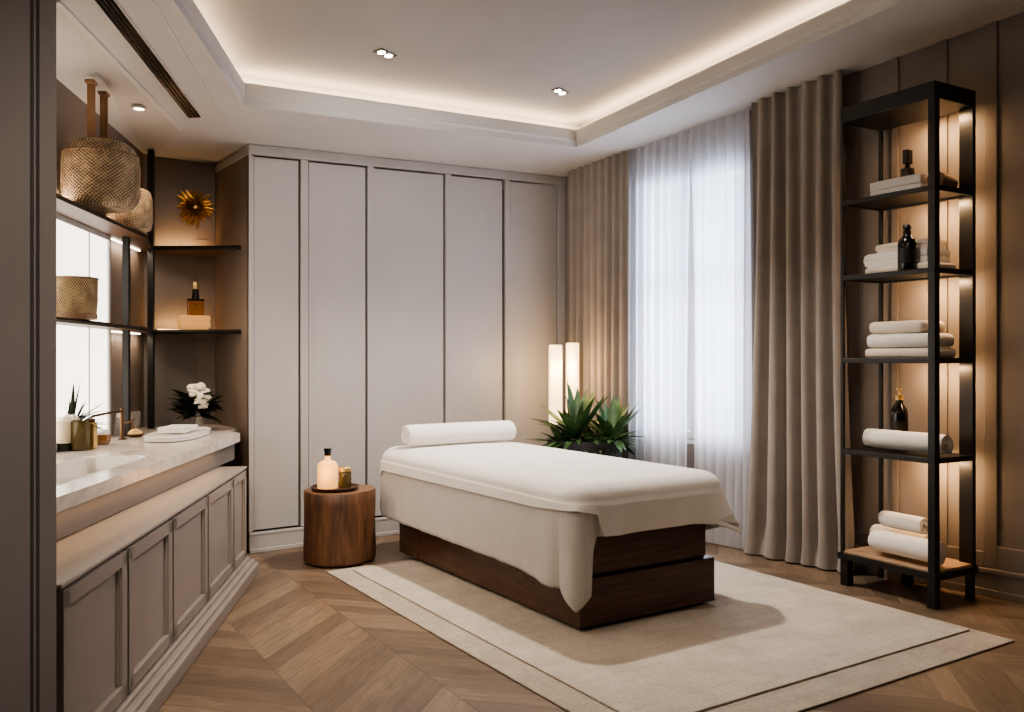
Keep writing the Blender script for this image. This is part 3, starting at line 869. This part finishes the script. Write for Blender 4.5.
m = MB(); m.lathe([(.047,.018),(.042,.034),(.02,.052),(0,.056)], seg=28, wob=lambda a,z:.06*math.sin(5*a)); m.build('salts', paint('bath_salts',(222,184,118),.8,14,60,.5), sd_)

# ================================================================= RUG, BED
rg = thing('area_rug', 'large beige woven rug with a flat border under the massage bed', 'rug', W(.489,3.017), rot(32.6))
RWd, RL = 2.36, 3.16
MB().box(0,RWd,0,RL,.001,.009).build('border', M['rugborder'], rg, smooth=False, bevel=.003)
m = MB(); x0,x1,y0,y1 = .15,RWd-.04,.20,RL-.08
NX, NY = 60, 80
rnd = random.Random(2)
ex_ = [rnd.uniform(-.006,.006) for _ in range(400)]
m.box(x0,x1,y0,y1,.009,.019)
m.build('pile', M['pile'], rg, smooth=False, bevel=.006)

BA = 33.0
bloc, brot = W(.341,4.366,0), rot(BA)
RZ = .020
bed = thing('massage_bed', 'massage bed on a dark walnut box base in the middle of the room', 'massage bed', W(.341,4.366,RZ), brot)
BW, BLn = .95, 2.08
m = MB(); m.box(.04,BW-.04,.05,BLn-.05,0,.02); m.build('foot_plinth', M['black'], bed, smooth=False)
m = MB(); m.box(0,BW,0,.56,.02,.262); m.build('base_box', M['darkwood'], bed, smooth=False, bevel=.004)
m = MB(); m.box(.006,BW-.006,.568,1.80,.02,.262); m.build('drawer', M['darkwood'], bed, smooth=False, bevel=.004)
m = MB(); m.box(0,BW,1.808,BLn,.02,.262); m.build('base_box', M['darkwood'], bed, smooth=False, bevel=.004)
m = MB(); m.box(.03,BW-.055,.03,BLn-.03,.262,.275); m.build('shadow_gap', M['black'], bed, smooth=False)
m = MB(); m.box(.0,BW-.05,.02,BLn-.02,.275,.50); m.build('upper_base', M['darkwood'], bed, smooth=False, bevel=.004)
m = MB(); m.box(-.03,.98,-.02,2.27,.50,.70); m.build('mattress', M['foam'], bed, smooth=False, bevel=.05, seg=4)

def drape(name, label, cat, x0, x1, y0, y1, er, rc, ztop, hem, out, mat, loc):
    # every perimeter point carries (position, normal, ql, qr): signed arc distance from the two near corners
    X0,X1,Y0,Y1 = x0+er,x1-er,y0+er,y1-er
    Rr = rc+er; ha = Rr*PI/4
    per = []
    def line(a, b, n2, f, st=.009):
        k = max(2, int((Vector(b)-Vector(a)).length/st))
        for i in range(k):
            p = Vector(a).lerp(Vector(b), i/k); per.append((p, Vector(n2))+f(p, 0))
    def corner(cx, cy, a0, f, n=36):
        for i in range(n):
            w = PI/2*i/n; n2 = Vector((math.cos(a0+w), math.sin(a0+w))); p = Vector((cx,cy))+n2*rc
            per.append((p, n2)+f(p, w))
    front = lambda p, w: (p.x-(X0+rc)+ha, p.x-(X1-rc)-ha)
    right = lambda p, w: (9, p.y-(Y0+rc)+ha)
    left = lambda p, w: (-(p.y-(Y0+rc))-ha, -9)
    line((X0+rc,Y0),(X1-rc,Y0),(0,-1),front); corner(X1-rc,Y0+rc,-PI/2,lambda p,w:(9,Rr*w-ha))
    line((X1,Y0+rc),(X1,Y1-rc),(1,0),right); corner(X1-rc,Y1-rc,0,lambda p,w:(9,9),12)
    line((X1-rc,Y1),(X0+rc,Y1),(0,1),lambda p,w:(9,9),.03); corner(X0+rc,Y1-rc,PI/2,lambda p,w:(-9,-9),12)
    line((X0,Y1-rc),(X0,Y0+rc),(-1,0),left); corner(X0+rc,Y0+rc,PI,lambda p,w:(Rr*w-ha,-9))
    cx, cy = (x0+x1)/2, (y0+y1)/2; c = Vector((cx,cy)); N = len(per)
    rows = [('t', k/10) for k in range(1,11)]+[('e', k/7*PI/2) for k in range(1,8)]+[('d', k/20) for k in range(1,21)]
    m = MB(); ez = er*.85
    arcl = [0]
    for i in range(1, N): arcl.append(arcl[-1]+(per[i][0]-per[i-1][0]).length+.4*er*(per[i][1]-per[i-1][1]).length)
    def fn(i, j):
        p, n2, ql, qr = per[i]; ty, f = rows[j]
        if ty == 't':
            q = c+(p-c)*f
            return (q.x, q.y, ztop-.012+.012*(1-f**3)+.0025*math.sin(q.x*9+q.y*5)*math.sin(q.y*7))
        if ty == 'e':
            q = p+n2*er*math.sin(f); return (q.x,q.y,ztop-.012-ez*(1-math.cos(f)))
        hz = hem(ql, qr); q = p+n2*(er+out(ql, qr, f, arcl[i])); z0_ = ztop-.012-ez
        return (q.x,q.y,z0_+(hz-z0_)*f)
    m.grid(fn, N, len(rows), True)
    m.add([(cx,cy,ztop)], [])
    o0 = len(m.v)-1
    m.f += [(o0,(i+1)%N,i) for i in range(N)]
    o = m.build(name, mat, None, solid=.005, angle=80)
    o.location = loc; o.rotation_euler = (0,0,brot)
    return tag(o, label, cat)
def lerp(a, b, t): t = max(0,min(1,t)); return a+(b-a)*t
def sm(t): t = max(0,min(1,t)); return t*t*(3-2*t)
def pw_(x, pts):
    if x <= pts[0][0]: return pts[0][1]
    for (a, ya), (b, yb) in zip(pts[:-1], pts[1:]):
        if x <= b: return ya+(yb-ya)*(x-a)/(b-a)
    return pts[-1][1]
SX0,SX1,SY0,SY1 = -.065,1.015,-.055,2.32
gs = lambda x, w: math.exp(-(x/w)**2)
def hem_sheet(ql, qr):
    if ql < 1.2: h = pw_(ql, [(-9,.3),(-2.2,.262),(-.5,.248),(-.10,.205),(-.085,.235),(.0,.125),(.06,.20),(.072,.44),(.10,.485),(.5,.51)])
    else: h = .51
    if qr > -.4: h = min(h, pw_(qr, [(-.3,.51),(-.12,.50),(.03,.43),(.12,.40),(.2,.37),(.5,.42),(3,.42)]))
    return h
def out_sheet(ql, qr, f, s):
    o = .004+.010*f+.003*f*math.sin(s*19)+.002*f*math.sin(s*47+1)
    o += f**.7*(.052*gs(ql+.01,.062)-.034*gs(ql+.12,.028)-.02*gs(ql-.10,.02)+.012*gs(ql+.2,.06)+.014*gs(ql-.22,.06))
    o += .10*f**1.2*gs(qr-.03,.11)
    return o
bl_loc = W(.341,4.366,RZ)
drape('bed_sheet', 'white waffle sheet draped over the bed with pointed corners hanging to the base', 'bed sheet', SX0,SX1,SY0,SY1,.105,.03,.748, hem_sheet, out_sheet, M['sheet'], bl_loc)
def hem_bl(ql, qr):
    if ql < 1.2: h = pw_(ql, [(-9,.55),(-2.2,.585),(-.3,.60),(-.1,.615),(.0,.62),(.09,.60),(.13,.486),(.5,.486)])
    else: h = .486
    if qr > -.4: h = pw_(qr, [(-.3,.486),(-.12,.47),(.03,.385),(.15,.43),(.5,.5),(3,.5)])
    return h
def out_bl(ql, qr, f, s):
    o = .009+.009*f+.002*f*math.sin(s*15)
    o += f**.7*(.016*gs(ql+.01,.062)+.012*gs(ql-.22,.06)*1.2)
    o += .098*f**1.15*gs(qr-.03,.115)
    return o
drape('blanket', 'smooth white blanket laid over the waffle sheet on the massage bed', 'blanket', SX0-.004,SX1+.004,SY0-.004,SY1+.004,.109,.03,.756, hem_bl, out_bl, M['blanket'], bl_loc)
def bedp(x, y, z):
    c, s = math.cos(brot), math.sin(brot); return Vector((bl_loc.x+x*c-y*s, bl_loc.y+x*s+y*c, z))
towel_roll('rolled_bath_towel', 'large rolled white towel lying across the head end of the massage bed', bedp(.475,2.06,RZ+.748), brot, .095, .88, M['towel'], 1, 2.4)

# ================================================================= STOOL
su, sd0 = (-1.193, 6.02)
sg = thing('tree_stump_stool', 'round brown tree stump stool beside the massage bed', 'stool', W(su,sd0,.0095))
wob = lambda a, z: .025*math.sin(2*a+.6)+.018*math.sin(3*a+1.7+z)+.010*math.sin(7*a+z*3)+.006*math.sin(13*a)
m = MB(); m.lathe([(0,.0),(.235,.0),(.246,.012),(.248,.1),(.243,.25),(.245,.4),(.246,.475),(.238,.486)], seg=96, wob=wob); m.build('trunk', M['stump'], sg)
m = MB(); m.lathe([(.238,.486),(.2,.488),(.1,.489),(0,.489)], seg=96, wob=wob); m.build('top', M['stumptop'], sg)
ts = .0095+.489
ty_ = thing('round_tray', 'shallow dark round tray on top of the tree stump stool', 'tray', W(su-.02,sd0-.06,ts))
m = MB(); m.lathe([(0,.001),(.14,.001),(.155,.008),(.165,.024),(.16,.026),(.148,.012),(0,.010)], seg=56); m.build('dish', wood('tray_wood',(52,34,24),(86,60,42),(8,8,8),.35,.05), ty_)
ob = thing('oil_bottle', 'glowing oil bottle with a black cap standing on the round tray', 'bottle', W(su-.07,sd0-.06,ts+.011))
m = MB(); m.lathe([(0,.0),(.066,.0),(.07,.006),(.07,.145),(.06,.175),(.026,.192),(.02,.2),(.02,.225),(0,.226)], seg=36); m.build('body', M['glowglass'], ob)
m = MB(); m.lathe([(.022,.222),(.022,.25),(.026,.252),(.026,.272),(0,.274)], seg=24); m.build('cap', M['blackgloss'], ob)
jr = thing('gold_candle_jar', 'small olive glass jar with a gold lid beside the glowing oil bottle', 'jar', W(su+.045,sd0-.03,ts+.011))
m = MB(); m.lathe([(0,.0),(.038,.0),(.042,.006),(.042,.105),(.036,.115),(0,.115)], seg=28); m.build('glass', M['olive'], jr)
m = MB(); m.lathe([(.044,.113),(.044,.135),(.04,.14),(0,.14)], seg=28); m.build('lid', M['gold'], jr)

# ================================================================= PLANT AND FLOOR LAMPS
pu, pd = (.60, 7.12)
pl = thing('potted_palm', 'bushy green potted palm in a dark stone planter behind the bed', 'potted plant', W(pu,pd,0))
m = MB(); m.lathe([(0,.0),(.22,.0),(.24,.02),(.31,.70),(.315,.74),(.295,.74),(.29,.68),(0,.68)], seg=48); m.build('planter', M['pot'], pl)
m = MB(); m.lathe([(.288,.70),(.15,.71),(0,.715)], seg=32); m.build('soil', M['soil'], pl)
rnd = random.Random(21); m = MB()
heads = [((-.08,-.10,.74),52,.47,1.15),((.20,-.12,.73),44,.40,1.1),((-.20,-.08,.70),24,.30,.8),((.06,-.20,.68),34,.28,.8)]
for (c, nl, ln, up) in heads:
    c = cv(*c)
    for k in range(nl):
        a = 2*PI*k/nl*2.4+rnd.uniform(-.2,.2); f = k/nl
        el = lerp(-.05, up+.2, f)+rnd.uniform(-.1,.1)
        dv = Vector((math.cos(a)*math.cos(el), math.sin(a)*math.cos(el), math.sin(el)))
        blade(m, c, dv, ln*rnd.uniform(.75,1.1)*(.85 if f < .4 else 1), rnd.uniform(.024,.040), rnd.uniform(.5,1.1)*(1.25-f), 8)
m.build('foliage', M['leaf'], pl)
m = MB()
for (c, nl, ln, up) in heads:
    c = cv(*c); m.tube([(c.x*.5,c.y*.5,.69),(c.x*.8,c.y*.8,.72),tuple(c)], [.022,.018,.014], 8)
m.build('stem', M['stump'], pl)

def floor_lamp(px, d, ytop, label):
    u, d = at(px, d); zt = zpix(ytop, d)
    t = thing('cylinder_floor_lamp', label, 'floor lamp', W(u,d,0), 0, 'glowing cylinder floor lamps')
    m = MB(); m.lathe([(0,0),(.09,0),(.09,.015),(.02,.022),(.012,.03)], seg=28); m.build('base', M['bronze'], t)
    m = MB(); m.lathe([(.011,.02),(.011,zt-.66),(0,zt-.66)], seg=14); m.build('pole', M['bronze'], t)
    m = MB(); m.lathe([(0,zt-.665),(.054,zt-.665),(.056,zt-.66),(.056,zt-.006),(.052,zt),(.0,zt)], seg=32); m.build('shade', M['lampshade'], t)
    return u, d, zt
lp1 = floor_lamp(555.5, 7.34, 345, 'left of the two glowing cylinder lamps behind the palm')
lp2 = floor_lamp(572.5, 7.44, 343, 'right glowing cylinder lamp in front of the curtain behind the palm')

# ================================================================= CURTAINS (local frame of the right wall, -y is into the room)
def curtain(name, label, cat, px0, px1, off, amp, period, mat, seedv, flare=0.0, group=None, zb=.012, nz=26, topgrow=0):
    rn = random.Random(seedv)
    t0, t1 = tpx(px0, off), tpx(px1, off)
    n = int((t1-t0)/period*16); ph = [rn.uniform(-.5,.5) for _ in range(200)]; am = [rn.uniform(.6,1.15) for _ in range(200)]
    m = MB()
    def fn(i, j):
        f = i/(n-1); g = j/(nz-1); t = t0+(t1-t0)*f
        u, d = C[0]+RD[0]*t-off*.769, C[1]+RD[1]*t-off*.639
        zt = cz(u,d)-.004; z = zb+(zt-zb)*g
        x = f*(t1-t0)/period; k = int(x); fr = x-k
        pk = ph[k]*(1-fr)+ph[k+1]*fr; ak = am[k]*(1-fr)+am[k+1]*fr
        w = 2*PI*x + pk*1.6*(1-g*.7) + .5*math.sin(g*3+k*.0+pk*2)
        sq = math.sin(w); sq = math.copysign(abs(sq)**.8, sq)
        a = amp*ak*(.62+.38*(1-g))
        spread = flare*(1-g)**2.5
        tt = t + (f-.5)*spread*2 + .012*math.sin(w+PI/2)*(1-g)
        puddle = 0.03*max(0,1-g*18)
        tt += topgrow*g**5*(f**10 if topgrow > 0 else (1-f)**10)
        return (tt, -off+a*sq-puddle*(1+sq)*.8, z)
    m.grid(fn, n, nz)
    o = m.build(name, mat, None, angle=85)
    place(o, rloc, rrot)
    return tag(o, label, cat, group)
curtain('drape_curtain', 'taupe floor length curtain left of the window, in the corner behind the lamps', 'curtain', 568, 630, .11, .030, .085, M['curtain'], 1, 0)
curtain('drape_curtain', 'taupe floor length curtain right of the window beside the black shelving rack', 'curtain', 752, 842, .15, .056, .115, M['curtain'], 2, .08)
curtain('sheer_curtain', 'white sheer curtain covering the left half of the window', 'sheer curtain', 626, 689, .078, .028, .085, M['sheer'], 3, topgrow=.05)
curtain('sheer_curtain', 'white sheer curtain covering the right half of the window', 'sheer curtain', 694, 750, .078, .028, .085, M['sheer'], 4, topgrow=-.05)

# garden tree beyond the glass
gu_ = (C[0]+RD[0]*1.6+.769*2.2, C[1]+RD[1]*1.6+.639*2.2)
gt = thing('garden_tree', 'pale branching tree outside, seen through the gap between the sheers', 'tree', W(*gu_,0))
rnd = random.Random(9); m = MB(); tips = []
m.tube([(0,0,-.1),(.03,.02,1.2),(-.02,.05,2.2),(.05,0,3.4)], [.05,.045,.035,.015], 8)
for k in range(34):
    z = rnd.uniform(.7,3.2); a = rnd.uniform(0,2*PI); L = rnd.uniform(.4,.9)
    p = Vector((0,0,z)); q = p+Vector((math.cos(a)*L*.6,math.sin(a)*L*.6,L*.3)); r = q+Vector((math.cos(a+.5)*L*.5,math.sin(a+.5)*L*.5,L*.2))
    m.tube([p,q,r],[.014,.009,.004],5); tips += [q,r,(q+r)/2]
m.build('trunk', paint('pale_bark',(120,112,104),.9,12,10,.3), gt)
m = MB()
for p in tips:
    for k in range(7):
        blade(m, p+Vector((rnd.uniform(-.12,.12),rnd.uniform(-.12,.12),rnd.uniform(-.1,.1))), (rnd.uniform(-1,1),rnd.uniform(-1,1),rnd.uniform(-.5,.8)), .09, .02, .4, 3)
m.build('foliage', M['outleaf'], gt)

# ================================================================= RACK
N = (2.35, 4.833)
raloc, rarot = W(*N), rot(30.46)
rk = thing('shelving_rack', 'tall black steel shelving rack with five shelves against the right wall', 'shelving rack', raloc, rarot)
RX, RY = .385, .633
def rz(py): return zpix(py, 4.833)
zt, zcap = rz(80), rz(97)
lv = [rz(184), rz(267), rz(358), rz(459)]; zb0 = rz(572)
P = .045
def post(x, y, sx_, sy_, z0, z1, name='post'):
    m = MB(); m.box(x, x+sx_, y, y+sy_, z0, z1); m.build(name, M['black'], rk, smooth=False, bevel=.003)
post(0,0,P,P,zb0-.03,zcap); post(0,RY-.022,.022,.022,zb0-.03,zcap); post(RX-.022,RY-.022,.022,.022,zb0-.03,zcap)
m = MB(); m.box(RX-.03,RX,0,.085,zb0-.03,zcap); m.build('post', M['black'], rk, smooth=False, bevel=.003)
m = MB(); m.box(0,RX,0,RY,zcap,zt); m.build('top_cap', M['black'], rk, smooth=False, bevel=.004)
for z in lv:
    fr = MB()
    fr.box(0,.022,0,RY,z-.03,z); fr.box(RX-.022,RX,0,RY,z-.03,z); fr.box(.022,RX-.022,0,.022,z-.03,z); fr.box(.022,RX-.022,RY-.022,RY,z-.03,z)
    s = MB(); s.box(.02,RX-.02,.02,RY-.02,z-.02,z-.004); s.box(0,0.001,0,0.001,z-.02,z-.019)
    so = s.build('shelf', M['black'], rk, smooth=False)
    fr.build('shelf_frame', M['black'], so, smooth=False, bevel=.003)
for z in [zcap+.02]+[l-.02 for l in lv]:
    g = MB(); g.box(RX+.0005,RX+.005,.10,RY-.1,z-.006,z+.004); g.build('light_strip', M['ledwarm'], rk, smooth=False)
m = MB(); m.box(.005,RX-.002,.005,RY-.005,zb0-.012,zb0); m.build('bench_top', M['benchwood'], rk, smooth=False, bevel=.002)
m = MB(); m.box(-.01,RX+.006,-.01,.02,zb0-.05,zb0-.011); m.box(-.01,RX+.006,RY-.02,RY+.012,zb0-.05,zb0-.011); m.box(-.01,.02,-.01,RY+.012,zb0-.05,zb0-.011); m.box(RX-.02,RX+.006,0,RY,zb0-.05,zb0-.011)
m.build('bench_frame', M['black'], rk, smooth=False, bevel=.003)
for x, y, w in ((0,0,.05),(0,RY-.055,.055),(RX-.045,.0,.04),(RX-.035,RY-.03,.03),(RX-.06,RY*.62,.05)):
    m = MB(); m.box(x,x+w,y,y+w,0,zb0-.03); m.build('leg', M['black'], rk, smooth=False, bevel=.003)
def rp(x, y, z):
    c, s = math.cos(rarot), math.sin(rarot); return Vector((raloc.x+x*c-y*s, raloc.y+x*s+y*c, z))
ry = rarot+PI/2
G = 'cream towels on the black rack'
# top level: folded towel, upright bottle, tan roll
towel_fold('folded_towel', 'white folded towel on the top shelf of the rack under the bottle', rp(.19,.34,lv[0]), rarot, .20,.34,.105, M['towel'], 2, 11, G)
tn = towel_roll('rolled_tan_towel', 'tan rolled towel on the top shelf behind the front post', rp(.24,.115,lv[0]), rarot+.2, .062,.2, fabric('tan_towel',(150,118,90),420,.5,'terry'), 12, 2.5, G)
def dark_bottle(label, loc, h, r, kind):
    t = thing('dark_bottle', label, 'bottle', loc, rarot, 'dark bottles on the black rack')
    m = MB()
    if kind == 'square':
        m.box(-r*.8,r*.8,-r*.8,r*.8,0,h*.36); m.lathe([(r*.5,h*.36),(r*.42,h*.45),(r*.42,h*.5),(0,h*.5)], seg=20); m.build('body', M['blackgloss'], t, bevel=.006)
        c = MB(); c.box(-r*.75,r*.75,-r*.45,r*.45,h*.5,h); c.build('stopper', M['blackgloss'], t, smooth=False, bevel=.004)
    else:
        m.lathe([(0,0),(r*.95,0),(r,.006),(r,h*.58),(r*.9,h*.66),(r*.5,h*.74),(r*.42,h*.78),(r*.42,h*.82),(0,h*.82)], seg=32); m.build('body', M['blackgloss'], t)
        if kind == 'stopper':
            c = MB(); c.lathe([(r*.46,h*.81),(r*.5,h*.84),(r*.3,h*.87),(r*.52,h*.93),(r*.4,h*.985),(0,h)], seg=24); c.build('stopper', M['black'], t)
        else:
            c = MB(); c.lathe([(r*.48,h*.81),(r*.48,h*.88),(r*.16,h*.89),(r*.14,h*.97),(r*.35,h*.975),(r*.35,h),(0,h)], seg=20)
            c.tube([(0,0,h*.985),(-r*.5,-r*.3,h*.985),(-r*1.0,-r*.6,h*.97)], r*.11, 8); c.build('pump', M['gold'], t)
        l = MB(); l.lathe([(r*1.01,h*.14),(r*1.012,h*.15),(r*1.012,h*.46),(r*1.01,h*.47)], seg=32); l.build('label_band', M['black'], t)
    return t
dark_bottle('dark bottle with a tall flat stopper on the folded towel of the top shelf', rp(.20,.31,lv[0]+.106), .17, .036, 'square')
# second: three layered towels and a bottle
z = lv[1]
towel_fold('folded_towel', 'wide flat cream towel, lowest of the stack on the second shelf from the top', rp(.19,.29,z), ry, .50,.24,.045, M['towelwarm'], 1, 13, G)
towel_fold('folded_towel', 'cream folded towel in the middle of the stack behind the stoppered bottle', rp(.21,.31,z+.046), ry, .44,.22,.085, M['towel'], 2, 14, G)
towel_fold('folded_towel', 'cream folded towel on top of the stack behind the stoppered bottle', rp(.23,.30,z+.132), ry, .36,.18,.055, M['towelwarm'], 2, 15, G)
dark_bottle('black round bottle with a rounded stopper in front of the second shelf towels', rp(.045,.205,z+.002), .265, .05, 'stopper')
# third: three folded towels
z = lv[2]
towel_fold('folded_towel', 'thin cream folded towel at the bottom of the middle shelf stack', rp(.20,.30,z), ry, .52,.25,.06, M['towelwarm'], 1, 16, G)
towel_fold('folded_towel', 'plump cream folded towel in the middle of the middle shelf stack', rp(.20,.30,z+.061), ry, .53,.25,.085, M['towel'], 1, 17, G)
towel_fold('folded_towel', 'cream folded towel on top of the middle shelf stack', rp(.20,.32,z+.147), ry, .45,.23,.075, M['towelwarm'], 1, 18, G)
# fourth: pump bottle and roll
z = lv[3]
dark_bottle('black bottle with a small gold pump behind the long rolled towel', rp(.29,.43,z), .375, .05, 'pump')
towel_roll('rolled_towel', 'long cream rolled towel in front of the gold pump bottle', rp(.15,.29,z), ry, .074,.52, M['towel'], 19, 2.6, G)
# bench: three rolls
z = zb0
towel_roll('rolled_towel', 'cream rolled towel at the back of the bottom bench of the rack', rp(.285,.41,z), ry+.04, .085,.36, M['towelwarm'], 20, 2.6, G)
towel_roll('rolled_towel', 'long cream rolled towel at the front of the bottom bench of the rack', rp(.10,.25,z), ry-.02, .088,.42, M['towel'], 21, 2.6, G)
towel_roll('rolled_towel', 'small cream rolled towel stacked on top of the two bench rolls', rp(.19,.33,z+.142), ry-.06, .066,.29, M['towel'], 22, 2.4, G)

# ================================================================= LIGHTS
def light(kind, loc, energy, color, size=.1, target=None, **kw):
    l = bpy.data.lights.new(kind.lower()+'_lamp', kind); l.energy = energy
    l.color = lin(color)[:3]
    if kind == 'AREA':
        l.shape = kw.pop('shape','RECTANGLE'); l.size = size; l.size_y = kw.pop('size_y', size)
    elif kind != 'SUN': l.shadow_soft_size = size
    for k, v in kw.items(): setattr(l, k, v)
    o = bpy.data.objects.new(kind.lower()+'_lamp', l); COL.objects.link(o); o.location = loc
    if target is not None: o.rotation_euler = (Vector(target)-Vector(loc)).to_track_quat('-Z','Y').to_euler()
    return o
WARM = (255,222,184); SOFT = (255,244,232)
# cove strips, lying on the hidden ledge and shining up
led = offs(TT, .115)
for i in range(4):
    a = Vector(led[i]); b = Vector(led[(i+1)%4]); mid = (a+b)/2; L = (b-a).length
    pa, pb = W(a.x,a.y), W(b.x,b.y)
    pa.z = cz(a.x,a.y); pb.z = cz(b.x,b.y)
    o = light('AREA', (pa+pb)/2+Vector((0,0,.125)), 5.5*L, (255,224,188), (pb-pa).length*.98, size_y=.03)
    xd = (pb-pa).normalized(); yd = Vector((0,0,-1)).cross(xd).normalized(); zd = xd.cross(yd)
    o.rotation_euler = Matrix((xd,yd,zd)).transposed().to_euler()
# key spot over the bed
kp = W(.12,5.9,3.22)
light('SPOT', kp, 400, SOFT, .07, W(.1,5.3,.4), spot_size=math.radians(120), spot_blend=.9)
light('SPOT', W(1.6,4.6,3.1), 60, SOFT, .1, W(1.8,4.9,0), spot_size=math.radians(100), spot_blend=1)
light('SPOT', W(-.9,4.3,2.95), 45, WARM, .1, W(-.9,4.6,0), spot_size=math.radians(90), spot_blend=1)
light('SPOT', W(dl3[0],dl3[1],dl3[2]-.02), 55, WARM, .03, W(dl3[0],dl3[1],0), spot_size=math.radians(110), spot_blend=.8)
# wardrobe wash
light('SPOT', W(-.5,4.3,3.2), 120, (255,248,240), .3, W(-.9,7.0,1.55), spot_size=math.radians(100), spot_blend=1)
# general weak fill from the camera side of the ceiling
light('AREA', W(.5,.6,3.2), 10, (255,240,226), 2.5, W(.6,3.5,.3), size_y=1.5)
# added spot behind the camera to brighten the near partition
light('SPOT', W(-.6,-.6,2.9), 420, (255,240,228), .3, W(-1.5,2.5,1.3), spot_size=math.radians(48), spot_blend=1)
# added soft fill from the left, above the vanity, for the bed side
light('SPOT', W(-1.3,3.2,2.85), 75, (255,236,218), .25, W(-.3,5.0,.5), spot_size=math.radians(95), spot_blend=1)
# floor lamps
for (u, d, z_) in (lp1, lp2):
    light('POINT', W(u-.02,d-.13,z_-.2), 6, (255,206,146), .06)
# rack strips
for z in [zcap]+[l-.02 for l in lv]:
    p = rp(RX-.06, .2, z-.035); q = rp(RX+.12, .16, z-.5)
    light('AREA', p, 4.6, (255,206,150), .3, q, size_y=.03)
# alcove
lc = math.cos(lrot); ls_ = math.sin(lrot)
def lwp(x, y, z): return Vector((lloc.x+x*lc-y*ls_, lloc.y+x*ls_+y*lc, z))
for z in (2.19,1.57):
    light('AREA', lwp(.55,.06,z-.01), 1.6, (255,232,205), .6, lwp(.55,.02,z-.8), size_y=.03)
for z in (2.26,1.645):
    p = Vector(W(-2.53,6.68,z)); light('AREA', p, .9, (255,200,136), .35, p+Vector((0.0,.35,.6)), size_y=.03)
light('AREA', lwp(2.0,.06,2.25), 9, (255,232,205), 1.6, lwp(2.0,-.1,2.9), size_y=.03)
# glow under the countertop
cc, cs = math.cos(crot), math.sin(crot)
p = Vector((cloc.x+1.5*cc-.0*cs, cloc.y+1.5*cs+.0*cc, .81)); 
o = light('AREA', p, 1.5, (255,206,150), 2.6, p+Vector((0,0,-1)), size_y=.03); o.rotation_euler = (0,0,crot)
# oil bottle
light('POINT', W(su-.07,sd0-.2,ts+.12), .6, (255,190,110), .03)
# daylight through the window
wc = (C[0]+RD[0]*1.445+.769*.5, C[1]+RD[1]*1.445+.639*.5)
wt = (wc[0]-.769, wc[1]-.639)
light('AREA', W(wc[0],wc[1],1.85), 115, (226,234,255), 1.1, W(wt[0],wt[1],2.0), size_y=2.1)
w = bpy.data.worlds.new('sky'); sc.world = w; w.use_nodes = True
nt = w.node_tree; bg = nt.nodes['Background']
tcw = nt.nodes.new('ShaderNodeTexCoord'); nz = nt.nodes.new('ShaderNodeTexNoise'); nz.inputs['Scale'].default_value = 2
nt.links.new(tcw.outputs['Generated'], nz.inputs['Vector'])
rp_ = nt.nodes.new('ShaderNodeValToRGB'); rp_.color_ramp.elements[0].color = (.80,.87,1,1); rp_.color_ramp.elements[1].color = (.95,.97,1,1)
nt.links.new(nz.outputs['Fac'], rp_.inputs[0]); nt.links.new(rp_.outputs[0], bg.inputs['Color'])
bg.inputs['Strength'].default_value = 1.15

# ================================================================= CAMERA
cam = bpy.data.cameras.new('camera'); co = bpy.data.objects.new('camera', cam); COL.objects.link(co)
cam.sensor_width = 36; cam.lens = 36*F/1024; cam.clip_start = .05
cam.shift_y = (HZ-356)/1024
co.location = (0,0,EYE); co.rotation_euler = (PI/2, 0, -TH)
sc.camera = co
sc.view_settings.view_transform = 'AgX'
sc.view_settings.look = 'AgX - Medium High Contrast'
sc.view_settings.exposure = 0.0
sc.cycles.use_denoising = True
sc.cycles.max_bounces = 8
